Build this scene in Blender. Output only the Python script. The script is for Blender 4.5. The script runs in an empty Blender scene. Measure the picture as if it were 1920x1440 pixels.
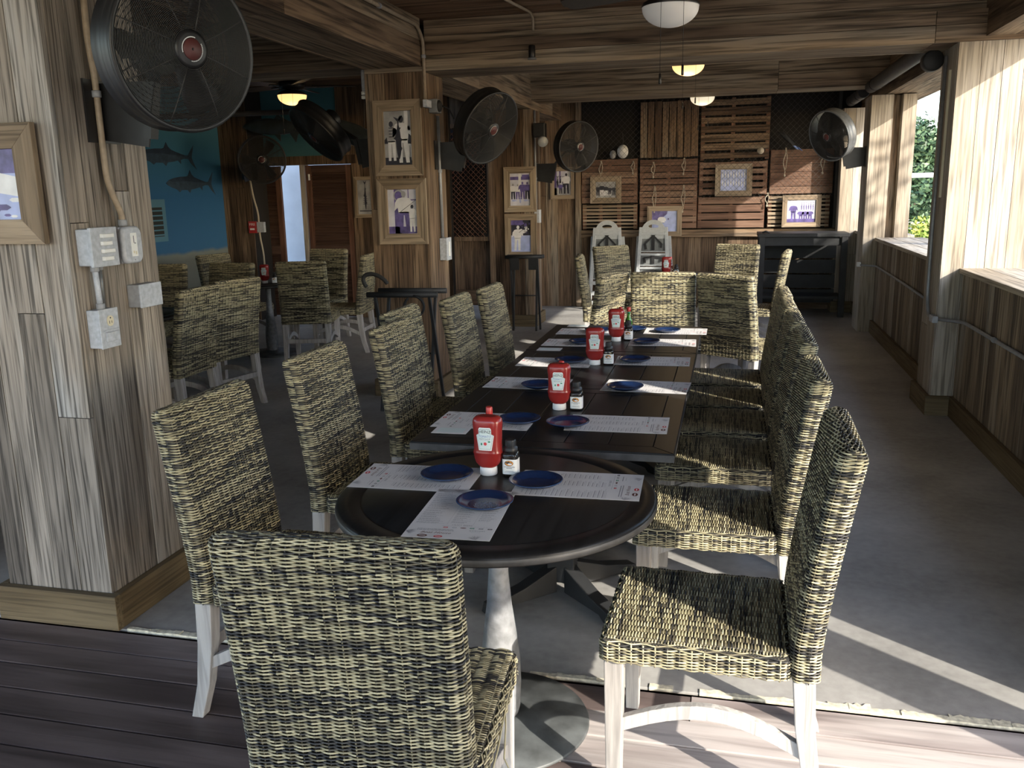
import bpy, math, random
from mathutils import Vector, Matrix

C = bpy.context.scene.collection
S = bpy.context.scene
PI = math.pi

# ------------------------------------------------------------------ camera
cam_d = bpy.data.cameras.new('camera')
cam = bpy.data.objects.new('camera', cam_d)
C.objects.link(cam)
S.camera = cam
F_PX, CAM_H, ROLL = 1650.0, 1.62, math.radians(1.2)
_vx, _vy = 1370 - 960, 348 - 720                      # vanishing point of the long tables, from the frame's centre
_xu = _vx * math.cos(ROLL) - _vy * math.sin(ROLL)
_yu = _vx * math.sin(ROLL) + _vy * math.cos(ROLL)
PITCH = math.atan2(-_yu, F_PX)
YAW = math.atan2(_xu, F_PX * math.cos(PITCH) - _yu * math.sin(PITCH))
_fw = Vector((-math.sin(YAW), math.cos(YAW), 0))
_rt = Vector((math.cos(YAW), math.sin(YAW), 0))
_F = _fw * math.cos(PITCH) - Vector((0, 0, 1)) * math.sin(PITCH)
_D = -(Vector((0, 0, 1)) * math.cos(PITCH) + _fw * math.sin(PITCH))
_ex = _rt * math.cos(ROLL) + _D * math.sin(ROLL)
_ey = -_rt * math.sin(ROLL) + _D * math.cos(ROLL)
cam.matrix_world = Matrix(((_ex.x, -_ey.x, -_F.x, 0), (_ex.y, -_ey.y, -_F.y, 0),
                           (_ex.z, -_ey.z, -_F.z, CAM_H), (0, 0, 0, 1)))
cam_d.sensor_fit = 'HORIZONTAL'
cam_d.sensor_width = 36.0
cam_d.lens = F_PX / 1920 * 36.0
cam_d.clip_start, cam_d.clip_end = 0.05, 300

# ------------------------------------------------------------------ light
SUN_DIR = Vector((0.788, -0.616, 0.473)).normalized()  # towards the sun: low, from the window side, behind the camera
w = bpy.data.worlds.new('sky')
S.world = w
w.use_nodes = True
_nt = w.node_tree
_bg = _nt.nodes['Background']
_sky = _nt.nodes.new('ShaderNodeTexSky')
_sky.sky_type = 'NISHITA'
_sky.sun_disc = False
_sky.sun_elevation = math.asin(SUN_DIR.z)
_sky.sun_rotation = math.atan2(SUN_DIR.x, SUN_DIR.y)
_sky.air_density, _sky.dust_density, _sky.ozone_density = 1.0, 1.2, 1.5
_nt.links.new(_sky.outputs[0], _bg.inputs[0])
_bg.inputs[1].default_value = 0.62
sun_d = bpy.data.lights.new('sun', 'SUN')
sun_d.energy = 7.5
sun_d.color = (1.0, 0.93, 0.81)
sun_d.angle = math.radians(0.6)
sun = bpy.data.objects.new('sun', sun_d)
C.objects.link(sun)
sun.location = (8, -6, 8)
sun.rotation_euler = SUN_DIR.to_track_quat('Z', 'Y').to_euler()

S.view_settings.view_transform = 'Standard'
S.view_settings.look = 'None'
S.view_settings.gamma = 1
S.view_settings.use_curve_mapping = False
S.view_settings.exposure = 0.4
try:
    S.cycles.use_denoising = True
    S.cycles.max_bounces = 8
    S.cycles.diffuse_bounces = 5
    S.cycles.sample_clamp_indirect = 6.0
except Exception:
    pass

# ------------------------------------------------------------------ mesh builder
class MB:
    def __init__(s):
        s.v, s.f, s.m, s.t, s.s = [], [], [], [], []

    def add(s, vs, fs, m=0, tone=0.5, smooth=False):
        o = len(s.v)
        s.v.extend([tuple(p) for p in vs])
        for f in fs:
            s.f.append([i + o for i in f])
            s.m.append(m); s.t.append(tone); s.s.append(smooth)

    def box(s, x0, x1, y0, y1, z0, z1, m=0, tone=0.5):
        vs = [(x0, y0, z0), (x1, y0, z0), (x1, y1, z0), (x0, y1, z0), (x0, y0, z1), (x1, y0, z1), (x1, y1, z1), (x0, y1, z1)]
        s.add(vs, [(0, 3, 2, 1), (4, 5, 6, 7), (0, 1, 5, 4), (1, 2, 6, 5), (2, 3, 7, 6), (3, 0, 4, 7)], m, tone)

    def hexa(s, low, high, m=0, tone=0.5):
        """a tapered block from four low and four high corners"""
        s.add(list(low) + list(high), [(0, 3, 2, 1), (4, 5, 6, 7), (0, 1, 5, 4), (1, 2, 6, 5), (2, 3, 7, 6), (3, 0, 4, 7)], m, tone)

    def bar(s, a, b, wx, wy, up=(0, 0, 1), m=0, tone=0.5, wx2=None, wy2=None):
        a, b = Vector(a), Vector(b)
        d = (b - a).normalized()
        u = Vector(up)
        if abs(d.dot(u)) > 0.95:
            u = Vector((0, 1, 0))
        x = d.cross(u).normalized()
        y = x.cross(d).normalized()
        wx2 = wx if wx2 is None else wx2
        wy2 = wy if wy2 is None else wy2
        lo = [a + x * sx * wx / 2 + y * sy * wy / 2 for sx, sy in ((-1, -1), (1, -1), (1, 1), (-1, 1))]
        hi = [b + x * sx * wx2 / 2 + y * sy * wy2 / 2 for sx, sy in ((-1, -1), (1, -1), (1, 1), (-1, 1))]
        s.add(lo + hi, [(0, 1, 2, 3), (7, 6, 5, 4), (4, 5, 1, 0), (5, 6, 2, 1), (6, 7, 3, 2), (7, 4, 0, 3)], m, tone)

    def tube(s, pts, r, n=6, closed=False, m=0, tone=0.5, tones=None, radii=None, caps=True):
        pts = [Vector(p) for p in pts]
        k = len(pts)
        if k < 2:
            return
        prev = None
        vs = []
        for i in range(k):
            if closed:
                d = pts[(i + 1) % k] - pts[i - 1]
            else:
                d = pts[min(i + 1, k - 1)] - pts[max(i - 1, 0)]
            d.normalize()
            if prev is None:
                u = Vector((0, 0, 1)) if abs(d.z) < 0.9 else Vector((1, 0, 0))
                x = d.cross(u).normalized()
            else:
                x = (prev - d * prev.dot(d)).normalized()
            prev = x
            y = d.cross(x)
            rr = radii[i] if radii else r
            for j in range(n):
                a = 2 * PI * j / n
                vs.append(pts[i] + x * math.cos(a) * rr + y * math.sin(a) * rr)
        o = len(s.v)
        s.v.extend([tuple(p) for p in vs])
        for i in range(k if closed else k - 1):
            i2 = (i + 1) % k
            tt = tones[i] if tones else tone
            for j in range(n):
                j2 = (j + 1) % n
                s.f.append([o + i * n + j, o + i * n + j2, o + i2 * n + j2, o + i2 * n + j])
                s.m.append(m); s.t.append(tt); s.s.append(True)
        if caps and not closed:
            s.f.append([o + j for j in reversed(range(n))]); s.m.append(m); s.t.append(tone); s.s.append(False)
            s.f.append([o + (k - 1) * n + j for j in range(n)]); s.m.append(m); s.t.append(tone); s.s.append(False)

    def loft(s, rings, m=0, tone=0.5, cap0=True, cap1=True, smooth=True):
        n = len(rings[0])
        o = len(s.v)
        for r in rings:
            s.v.extend([tuple(p) for p in r])
        for i in range(len(rings) - 1):
            for j in range(n):
                j2 = (j + 1) % n
                s.f.append([o + i * n + j, o + i * n + j2, o + (i + 1) * n + j2, o + (i + 1) * n + j])
                s.m.append(m); s.t.append(tone); s.s.append(smooth)
        if cap0:
            s.f.append([o + j for j in reversed(range(n))]); s.m.append(m); s.t.append(tone); s.s.append(False)
        if cap1:
            q = o + (len(rings) - 1) * n
            s.f.append([q + j for j in range(n)]); s.m.append(m); s.t.append(tone); s.s.append(False)

    def lathe(s, prof, n=32, c=(0, 0, 0), axis=None, m=0, tone=0.5, cap0=True, cap1=True):
        """prof: (radius, height) pairs, revolved about axis through c"""
        A = Matrix.Identity(3) if axis is None else Vector((0, 0, 1)).rotation_difference(Vector(axis).normalized()).to_matrix()
        c = Vector(c)
        rings = [[c + A @ Vector((r * math.cos(2 * PI * j / n), r * math.sin(2 * PI * j / n), h)) for j in range(n)] for r, h in prof]
        s.loft(rings, m, tone, cap0, cap1)

    def prism(s, poly, d0, d1, plane='xz', m=0, tone=0.5):
        """extrude a closed outline lying in the named plane from d0 to d1 along the third axis"""
        def P(a, b, d):
            return {'xz': (a, d, b), 'xy': (a, b, d), 'yz': (d, a, b)}[plane]
        n = len(poly)
        vs = [P(a, b, d0) for a, b in poly] + [P(a, b, d1) for a, b in poly]
        fs = [tuple(range(n)), tuple(reversed(range(n, 2 * n)))] + [(i, i + n, (i + 1) % n + n, (i + 1) % n) for i in range(n)]
        s.add(vs, fs, m, tone)

    def poly(s, pts, m=0, tone=0.5):
        s.add(pts, [tuple(range(len(pts)))], m, tone)

    def transform(s, M):
        s.v = [tuple(M @ Vector(p)) for p in s.v]
        return s

    def build(s, name, mats, parent=None, bevel=0.0, kind=None):
        me = bpy.data.meshes.new(name)
        me.from_pydata(s.v, [], s.f)
        if not isinstance(mats, (list, tuple)):
            mats = [mats]
        for k in mats:
            me.materials.append(k)
        me.polygons.foreach_set('material_index', s.m)
        me.polygons.foreach_set('use_smooth', s.s)
        a = me.attributes.new('tone', 'FLOAT', 'FACE')
        a.data.foreach_set('value', s.t)
        me.update()
        o = bpy.data.objects.new(name, me)
        C.objects.link(o)
        if parent is not None:
            o.parent = parent
        if bevel:
            b = o.modifiers.new('bevel', 'BEVEL')
            b.width = bevel; b.segments = 2; b.limit_method = 'ANGLE'; b.angle_limit = math.radians(50)
        if kind:
            o['kind'] = kind
        return o


def thing(name, label, cat, loc=(0, 0, 0), rz=0.0, group=None):
    o = bpy.data.objects.new(name, None)
    o.empty_display_size = 0.1
    C.objects.link(o)
    o.location = loc
    o.rotation_euler = (0, 0, rz)
    o['label'] = label
    o['category'] = cat
    if group:
        o['group'] = group
    return o


def tag(o, label, cat, group=None):
    o['label'] = label
    o['category'] = cat
    if group:
        o['group'] = group
    return o


def dup(root, loc, rz, label, group=None, scale=None):
    r = root.copy()
    C.objects.link(r)
    r.location = loc
    r.rotation_euler = (0, 0, rz)
    if scale:
        r.scale = scale
    r['label'] = label
    if group:
        r['group'] = group
    for ch in list(root.children):
        c = ch.copy()
        C.objects.link(c)
        c.parent = r
        for g in list(ch.children):
            d = g.copy()
            C.objects.link(d)
            d.parent = c
    return r


def text_mesh(body, size, shear=0.0):
    """flat lettering in the xy plane, centred: a vertex list and a face list"""
    cu = bpy.data.curves.new('lettering', 'FONT')
    cu.body = body
    cu.size = size
    cu.shear = shear
    cu.align_x = 'CENTER'
    cu.align_y = 'CENTER'
    cu.resolution_u = 2
    ob = bpy.data.objects.new('lettering', cu)
    me = bpy.data.meshes.new_from_object(ob)
    vs = [tuple(v.co) for v in me.vertices]
    fs = [tuple(p.vertices) for p in me.polygons]
    bpy.data.objects.remove(ob)
    bpy.data.curves.remove(cu)
    bpy.data.meshes.remove(me)
    return vs, fs

# ------------------------------------------------------------------ materials
def mat(name):
    m = bpy.data.materials.new(name)
    m.use_nodes = True
    nt = m.node_tree
    return m, nt, nt.nodes['Principled BSDF']


def plain(name, col, rough=0.5, metal=0.0, noise=0.0, nscale=30.0, spec=0.5, trans=0.0, emit=None, estr=0.0, bump=0.0):
    m, nt, b = mat(name)
    b.inputs['Base Color'].default_value = (*col, 1)
    b.inputs['Roughness'].default_value = rough
    b.inputs['Metallic'].default_value = metal
    b.inputs['Specular IOR Level'].default_value = spec
    b.inputs['Transmission Weight'].default_value = trans
    if emit:
        b.inputs['Emission Color'].default_value = (*emit, 1)
        b.inputs['Emission Strength'].default_value = estr
    tc = nt.nodes.new('ShaderNodeTexCoord')
    nz = nt.nodes.new('ShaderNodeTexNoise')
    nz.inputs['Scale'].default_value = nscale
    nz.inputs['Detail'].default_value = 6
    nt.links.new(tc.outputs['Object'], nz.inputs['Vector'])
    if noise:
        r = nt.nodes.new('ShaderNodeValToRGB')
        r.color_ramp.elements[0].position = 0.3
        r.color_ramp.elements[1].position = 0.75
        r.color_ramp.elements[0].color = (*[c * (1 - noise) for c in col], 1)
        r.color_ramp.elements[1].color = (*[min(1, c * (1 + noise)) for c in col], 1)
        nt.links.new(nz.outputs['Fac'], r.inputs['Fac'])
        nt.links.new(r.outputs[0], b.inputs['Base Color'])
    if bump:
        bp = nt.nodes.new('ShaderNodeBump')
        bp.inputs['Strength'].default_value = bump
        bp.inputs['Distance'].default_value = 0.01
        nt.links.new(nz.outputs['Fac'], bp.inputs['Height'])
        nt.links.new(bp.outputs[0], b.inputs['Normal'])
    return m


def wood(name, axis, cols, rough=0.75, fine=55.0, along=2.2, crack=0.75, spread=0.35, spec=0.25, bump=0.35):
    """weathered board: grain drawn out along one axis, each board shifted and toned by its own 'tone' value"""
    m, nt, b = mat(name)
    N, L = nt.nodes.new, nt.links.new
    tc = N('ShaderNodeTexCoord')
    at = N('ShaderNodeAttribute'); at.attribute_name = 'tone'
    mu = N('ShaderNodeMath'); mu.operation = 'MULTIPLY'; mu.inputs[1].default_value = 37.0
    L(at.outputs['Fac'], mu.inputs[0])
    ad = N('ShaderNodeVectorMath'); ad.operation = 'ADD'
    L(tc.outputs['Object'], ad.inputs[0]); L(mu.outputs[0], ad.inputs[1])
    sc = [fine] * 3
    sc['xyz'.index(axis)] = along
    mp = N('ShaderNodeMapping'); mp.inputs['Scale'].default_value = sc
    L(ad.outputs[0], mp.inputs['Vector'])
    n1 = N('ShaderNodeTexNoise'); n1.inputs['Scale'].default_value = 1.0; n1.inputs['Detail'].default_value = 5; n1.inputs['Distortion'].default_value = 0.6
    L(mp.outputs[0], n1.inputs['Vector'])
    # broad mottling
    sc2 = [6.0] * 3
    sc2['xyz'.index(axis)] = 1.1
    mp2 = N('ShaderNodeMapping'); mp2.inputs['Scale'].default_value = sc2
    L(ad.outputs[0], mp2.inputs['Vector'])
    n2 = N('ShaderNodeTexNoise'); n2.inputs['Scale'].default_value = 1.0; n2.inputs['Detail'].default_value = 4
    L(mp2.outputs[0], n2.inputs['Vector'])
    # pick the colour: mostly the mottling, shifted by the board's tone
    m1 = N('ShaderNodeMath'); m1.operation = 'MULTIPLY_ADD'; m1.inputs[1].default_value = 0.9; m1.inputs[2].default_value = -0.45 * spread + 0.05
    L(n2.outputs['Fac'], m1.inputs[0])
    m2 = N('ShaderNodeMath'); m2.operation = 'MULTIPLY_ADD'; m2.inputs[1].default_value = spread * 0.9
    L(at.outputs['Fac'], m2.inputs[0]); L(m1.outputs[0], m2.inputs[2])
    rp = N('ShaderNodeValToRGB')
    e = rp.color_ramp.elements
    while len(e) < len(cols):
        e.new(0.5)
    for i, c in enumerate(cols):
        e[i].position = 0.2 + 0.6 * i / (len(cols) - 1)
        e[i].color = (*c, 1)
    L(m2.outputs[0], rp.inputs['Fac'])
    # dark grain lines and cracks
    r2 = N('ShaderNodeValToRGB')
    r2.color_ramp.elements[0].position = 0.33; r2.color_ramp.elements[0].color = (1 - crack, 1 - crack, 1 - crack, 1)
    r2.color_ramp.elements[1].position = 0.56; r2.color_ramp.elements[1].color = (1, 1, 1, 1)
    L(n1.outputs['Fac'], r2.inputs['Fac'])
    mx = N('ShaderNodeMix'); mx.data_type = 'RGBA'; mx.blend_type = 'MULTIPLY'; mx.inputs['Factor'].default_value = 1.0
    L(rp.outputs[0], mx.inputs[6]); L(r2.outputs[0], mx.inputs[7])
    L(mx.outputs[2], b.inputs['Base Color'])
    b.inputs['Roughness'].default_value = rough
    b.inputs['Specular IOR Level'].default_value = spec
    if bump:
        bp = N('ShaderNodeBump'); bp.inputs['Strength'].default_value = bump; bp.inputs['Distance'].default_value = 0.004
        L(n1.outputs['Fac'], bp.inputs['Height']); L(bp.outputs[0], b.inputs['Normal'])
    return m


def toned(name, cols, rough=0.45, spec=0.4):
    """colour chosen by each strand's own 'tone' value"""
    m, nt, b = mat(name)
    N, L = nt.nodes.new, nt.links.new
    at = N('ShaderNodeAttribute'); at.attribute_name = 'tone'
    rp = N('ShaderNodeValToRGB')
    e = rp.color_ramp.elements
    while len(e) < len(cols):
        e.new(0.5)
    for i, (p, c) in enumerate(cols):
        e[i].position = p; e[i].color = (*c, 1)
    L(at.outputs['Fac'], rp.inputs['Fac'])
    L(rp.outputs[0], b.inputs['Base Color'])
    b.inputs['Roughness'].default_value = rough
    b.inputs['Specular IOR Level'].default_value = spec
    return m

GREYW = [(0.15, 0.128, 0.108), (0.27, 0.235, 0.20), (0.35, 0.305, 0.26), (0.41, 0.39, 0.365)]
BROWNW = [(0.075, 0.048, 0.032), (0.15, 0.098, 0.062), (0.24, 0.165, 0.105), (0.26, 0.215, 0.165)]
CEILW = [(0.075, 0.040, 0.024), (0.15, 0.082, 0.047), (0.215, 0.128, 0.075), (0.26, 0.17, 0.11)]
PALW = [(0.26, 0.215, 0.165), (0.36, 0.31, 0.245), (0.43, 0.385, 0.325), (0.48, 0.45, 0.41)]
REDW = [(0.07, 0.034, 0.024), (0.13, 0.062, 0.042), (0.20, 0.105, 0.07), (0.24, 0.15, 0.10)]
PINE = [(0.085, 0.060, 0.032), (0.135, 0.098, 0.054), (0.18, 0.135, 0.078), (0.23, 0.18, 0.11)]
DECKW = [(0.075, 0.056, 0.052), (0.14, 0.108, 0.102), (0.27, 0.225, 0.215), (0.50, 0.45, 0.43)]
M = {}
M['grey_z'] = wood('weathered_grey_boards_upright', 'z', GREYW, fine=85, along=2.6, spread=0.5)
M['wainscot_z'] = wood('tan_and_brown_boards_upright', 'z', [(0.13, 0.10, 0.075), (0.22, 0.172, 0.122), (0.31, 0.25, 0.18), (0.34, 0.30, 0.25)], spread=0.6)
M['grey_x'] = wood('weathered_grey_boards_across', 'x', GREYW)
M['brown_z'] = wood('weathered_brown_boards_upright', 'z', BROWNW, fine=75, along=2.4, spread=0.5)
M['brown_x'] = wood('weathered_brown_boards_across', 'x', BROWNW)
M['brown_y'] = wood('weathered_brown_boards_along', 'y', BROWNW)
M['ceil_x'] = wood('ceiling_boards_across', 'x', CEILW, fine=40, along=1.4)
M['beam_x'] = wood('beam_boards_across', 'x', [(0.11, 0.072, 0.046), (0.22, 0.155, 0.10), (0.32, 0.245, 0.165), (0.36, 0.30, 0.225)], fine=40, along=1.4)
M['beam_y'] = wood('beam_boards_along', 'y', [(0.11, 0.072, 0.046), (0.21, 0.145, 0.092), (0.31, 0.23, 0.15), (0.35, 0.28, 0.20)], fine=40, along=1.4)
M['pale_z'] = wood('silvered_boards_upright', 'z', PALW, crack=0.5)
M['pale_y'] = wood('silvered_boards_along', 'y', PALW, crack=0.5)
M['red_x'] = wood('reddish_slats_across', 'x', [(0.085, 0.047, 0.034), (0.165, 0.095, 0.066), (0.245, 0.155, 0.11), (0.31, 0.22, 0.16)], crack=0.4)
M['red_z'] = wood('dark_slats_upright', 'z', REDW, crack=0.5)
M['louver'] = wood('red_brown_louvres', 'x', [(0.06, 0.032, 0.024), (0.09, 0.05, 0.038), (0.12, 0.068, 0.05)], crack=0.3)
M['pine_x'] = wood('pine_trim_across', 'x', PINE, crack=0.45, fine=70)
M['pine_y'] = wood('pine_trim_along', 'y', PINE, crack=0.45, fine=70)
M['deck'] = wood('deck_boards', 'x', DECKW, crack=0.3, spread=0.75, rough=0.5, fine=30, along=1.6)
M['white_z'] = wood('whitewashed_wood', 'z', [(0.24, 0.218, 0.20), (0.34, 0.318, 0.30), (0.41, 0.392, 0.378), (0.48, 0.466, 0.45)], crack=0.3, fine=60, along=5)
M['frame'] = wood('picture_frame_wood', 'z', [(0.18, 0.135, 0.09), (0.28, 0.215, 0.15), (0.36, 0.285, 0.205), (0.42, 0.36, 0.28)], crack=0.5, fine=70)
M['frame_x'] = wood('picture_frame_wood_across', 'x', [(0.18, 0.135, 0.09), (0.28, 0.215, 0.15), (0.36, 0.285, 0.205), (0.42, 0.36, 0.28)], crack=0.5, fine=70)
M['dark_core'] = plain('dark_void_behind_boards', (0.012, 0.010, 0.009), 0.9)
M['wicker'] = toned('wicker_strands', [(0.0, (0.024, 0.024, 0.026)), (0.3, (0.055, 0.052, 0.048)), (0.5, (0.15, 0.13, 0.085)), (0.75, (0.36, 0.32, 0.20)), (1.0, (0.55, 0.49, 0.32))], 0.40, 0.45)
M['wicker_core'] = plain('wicker_inner_frame', (0.022, 0.020, 0.017), 0.8)
M['table'] = wood('espresso_table_wood', 'y', [(0.010, 0.010, 0.011), (0.0145, 0.0145, 0.0155), (0.020, 0.020, 0.021)], crack=0.35, rough=0.36, fine=45, along=1.5, spec=0.2, bump=0.12)
M['table_edge'] = plain('worn_table_edge', (0.055, 0.053, 0.052), 0.45, noise=0.4, nscale=20)
M['black_metal'] = plain('black_metal', (0.016, 0.016, 0.017), 0.45, noise=0.3)
M['fan_metal'] = plain('black_fan_enamel', (0.014, 0.014, 0.015), 0.42, noise=0.35, nscale=14)
M['wire'] = plain('fan_wire', (0.028, 0.0265, 0.025), 0.5, metal=0.2)
M['dull_steel'] = plain('grey_galvanised_steel', (0.20, 0.21, 0.22), 0.45, metal=0.4, noise=0.2, nscale=25)
M['grey_box'] = plain('grey_painted_box', (0.42, 0.45, 0.50), 0.55, noise=0.18, nscale=60)
M['grey_box_dark'] = plain('grey_box_side', (0.27, 0.28, 0.30), 0.55, noise=0.15, nscale=60)
M['ivory'] = plain('ivory_plastic', (0.62, 0.57, 0.42), 0.4)
M['conduit'] = plain('tan_painted_conduit', (0.30, 0.235, 0.165), 0.5, noise=0.2, nscale=40)
M['conduit_grey'] = plain('grey_conduit', (0.25, 0.26, 0.28), 0.45, metal=0.3, noise=0.15)
M['plate'] = plain('navy_glazed_plate', (0.010, 0.024, 0.075), 0.20, noise=0.15, nscale=25, spec=0.5)
M['plate_rim'] = plain('worn_blue_plate_rim', (0.025, 0.055, 0.13), 0.2)
M['salt'] = plain('pale_scatter', (0.20, 0.22, 0.28), 0.6, noise=0.4, nscale=300)
M['ketchup'] = plain('red_ketchup_bottle', (0.26, 0.022, 0.020), 0.22, noise=0.12, nscale=12)
M['red_cap'] = plain('red_cap', (0.48, 0.035, 0.03), 0.3)
M['white_plastic'] = plain('white_plastic', (0.78, 0.78, 0.78), 0.35)
M['label_white'] = plain('white_label', (0.76, 0.77, 0.76), 0.45)
M['label_grey'] = plain('pale_green_label_field', (0.60, 0.68, 0.67), 0.45)
M['label_line'] = plain('dark_green_label_line', (0.12, 0.22, 0.18), 0.45)
M['ink'] = plain('black_ink', (0.02, 0.02, 0.025), 0.6)
M['ink_grey'] = plain('grey_ink', (0.22, 0.22, 0.24), 0.7)
M['ink_faint'] = plain('faint_grey_ink', (0.42, 0.42, 0.44), 0.7)
M['ink_red'] = plain('red_ink', (0.55, 0.04, 0.05), 0.6)
M['ink_blue'] = plain('blue_ink', (0.12, 0.2, 0.45), 0.6)
M['ink_green'] = plain('green_ink', (0.03, 0.22, 0.13), 0.6)
M['ink_brown'] = plain('brown_ink', (0.13, 0.05, 0.04), 0.6)
M['orange'] = plain('orange_ink', (0.72, 0.30, 0.06), 0.6)
M['paper'] = plain('off_white_menu_paper', (0.66, 0.645, 0.645), 0.75, noise=0.06, nscale=9)
M['glass'] = plain('clear_glass', (0.95, 0.97, 0.97), 0.04, trans=1.0)
M['pepper'] = plain('ground_pepper', (0.045, 0.035, 0.03), 0.9, noise=0.8, nscale=500)
M['hot_glass'] = plain('dark_sauce_glass', (0.05, 0.012, 0.008), 0.1)
M['green_glass'] = plain('green_sauce_glass', (0.06, 0.22, 0.03), 0.12)
M['concrete_grey'] = plain('grey_cast_pedestal', (0.20, 0.205, 0.215), 0.6, noise=0.3, nscale=35, bump=0.15)
M['base_disc'] = plain('worn_grey_base', (0.065, 0.07, 0.072), 0.5, noise=0.6, nscale=12)
M['lampglass'] = plain('frosted_lamp_glass', (0.80, 0.79, 0.77), 0.35, emit=(1, 0.95, 0.88), estr=0.05)
M['lamp_warm'] = plain('lit_warm_lamp_glass', (0.80, 0.70, 0.5), 0.35, emit=(1.0, 0.60, 0.22), estr=1.15)
M['lamp_pale'] = plain('lit_pale_lamp_glass', (0.80, 0.76, 0.66), 0.35, emit=(1.0, 0.84, 0.58), estr=0.6)
M['bronze'] = plain('dark_bronze', (0.022, 0.019, 0.017), 0.35, metal=0.4)
M['blade'] = plain('dark_fan_blade', (0.035, 0.024, 0.018), 0.5, noise=0.3)
M['highchair'] = plain('grey_moulded_plastic', (0.40, 0.42, 0.43), 0.5, noise=0.1)
M['highchair_dark'] = plain('dark_grey_plastic_panel', (0.17, 0.18, 0.18), 0.5, noise=0.1)
M['strap'] = plain('black_webbing', (0.012, 0.012, 0.013), 0.7)
M['rope'] = plain('pale_rope', (0.42, 0.37, 0.29), 0.9, noise=0.3, nscale=200)
M['net'] = plain('dark_fishing_net', (0.055, 0.052, 0.048), 0.9)
M['teal'] = plain('teal_painted_wall', (0.05, 0.16, 0.20), 0.7, noise=0.12, nscale=3)
M['fish_dark'] = plain('dark_mounted_fish', (0.035, 0.042, 0.045), 0.35, noise=0.4, nscale=9)
M['red_box'] = plain('red_alarm_box', (0.35, 0.02, 0.02), 0.4)
M['bench'] = plain('black_stained_wood', (0.018, 0.019, 0.021), 0.6, noise=0.4, nscale=9)
M['badge_red'] = plain('red_badge', (0.085, 0.02, 0.018), 0.5)
M['leaf'] = toned('tree_leaves', [(0.0, (0.02, 0.04, 0.02)), (0.5, (0.05, 0.095, 0.045)), (1.0, (0.12, 0.18, 0.08))], 0.5, 0.3)
M['leaf_gold'] = toned('yellow_green_leaves', [(0.0, (0.10, 0.20, 0.04)), (0.5, (0.30, 0.40, 0.08)), (1.0, (0.58, 0.52, 0.12))], 0.5, 0.3)
M['trunk'] = plain('tree_bark', (0.10, 0.075, 0.055), 0.9, noise=0.3)
M['ground'] = plain('pale_sandy_ground', (0.38, 0.35, 0.29), 0.95, noise=0.25, nscale=2)
M['stucco'] = plain('white_stucco', (0.70, 0.72, 0.78), 0.9, noise=0.1, nscale=3)
M['photo_bg'] = plain('photo_paper_pale', (0.58, 0.58, 0.66), 0.3, noise=0.25, nscale=6)
M['photo_grey'] = plain('photo_paper_grey', (0.34, 0.34, 0.35), 0.3, noise=0.4, nscale=7)
M['photo_violet'] = plain('photo_violet_tone', (0.12, 0.095, 0.27), 0.3, noise=0.5, nscale=16)
M['photo_dark'] = plain('photo_dark_tone', (0.03, 0.03, 0.045), 0.3, noise=0.5, nscale=16)
M['photo_white'] = plain('photo_white_tone', (0.72, 0.72, 0.74), 0.3, noise=0.12, nscale=16)
M['photo_blue'] = plain('photo_pale_blue', (0.38, 0.44, 0.72), 0.3, noise=0.25, nscale=8)
M['crumb'] = plain('crumbled_white_concrete', (0.62, 0.58, 0.46), 0.95, noise=0.35, nscale=60)


def concrete_floor():
    m, nt, b = mat('stained_concrete')
    N, L = nt.nodes.new, nt.links.new
    tc = N('ShaderNodeTexCoord')
    n1 = N('ShaderNodeTexNoise'); n1.inputs['Scale'].default_value = 1.3; n1.inputs['Detail'].default_value = 9; n1.inputs['Roughness'].default_value = 0.62
    n2 = N('ShaderNodeTexNoise'); n2.inputs['Scale'].default_value = 26; n2.inputs['Detail'].default_value = 5
    L(tc.outputs['Object'], n1.inputs['Vector']); L(tc.outputs['Object'], n2.inputs['Vector'])
    ad = N('ShaderNodeMath'); ad.operation = 'MULTIPLY_ADD'; ad.inputs[1].default_value = 0.25
    L(n2.outputs['Fac'], ad.inputs[0]); L(n1.outputs['Fac'], ad.inputs[2])
    rp = N('ShaderNodeValToRGB')
    e = rp.color_ramp.elements
    e.new(0.5)
    for i, (p, c) in enumerate(((0.38, (0.19, 0.182, 0.174)), (0.62, (0.34, 0.33, 0.315)), (0.82, (0.45, 0.44, 0.42)))):
        e[i].position = p; e[i].color = (*c, 1)
    L(ad.outputs[0], rp.inputs['Fac']); L(rp.outputs[0], b.inputs['Base Color'])
    rr = N('ShaderNodeMapRange'); rr.inputs['To Min'].default_value = 0.38; rr.inputs['To Max'].default_value = 0.75
    L(n1.outputs['Fac'], rr.inputs['Value']); L(rr.outputs[0], b.inputs['Roughness'])
    b.inputs['Specular IOR Level'].default_value = 0.3
    bp = N('ShaderNodeBump'); bp.inputs['Strength'].default_value = 0.08
    L(n2.outputs['Fac'], bp.inputs['Height']); L(bp.outputs[0], b.inputs['Normal'])
    return m


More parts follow.
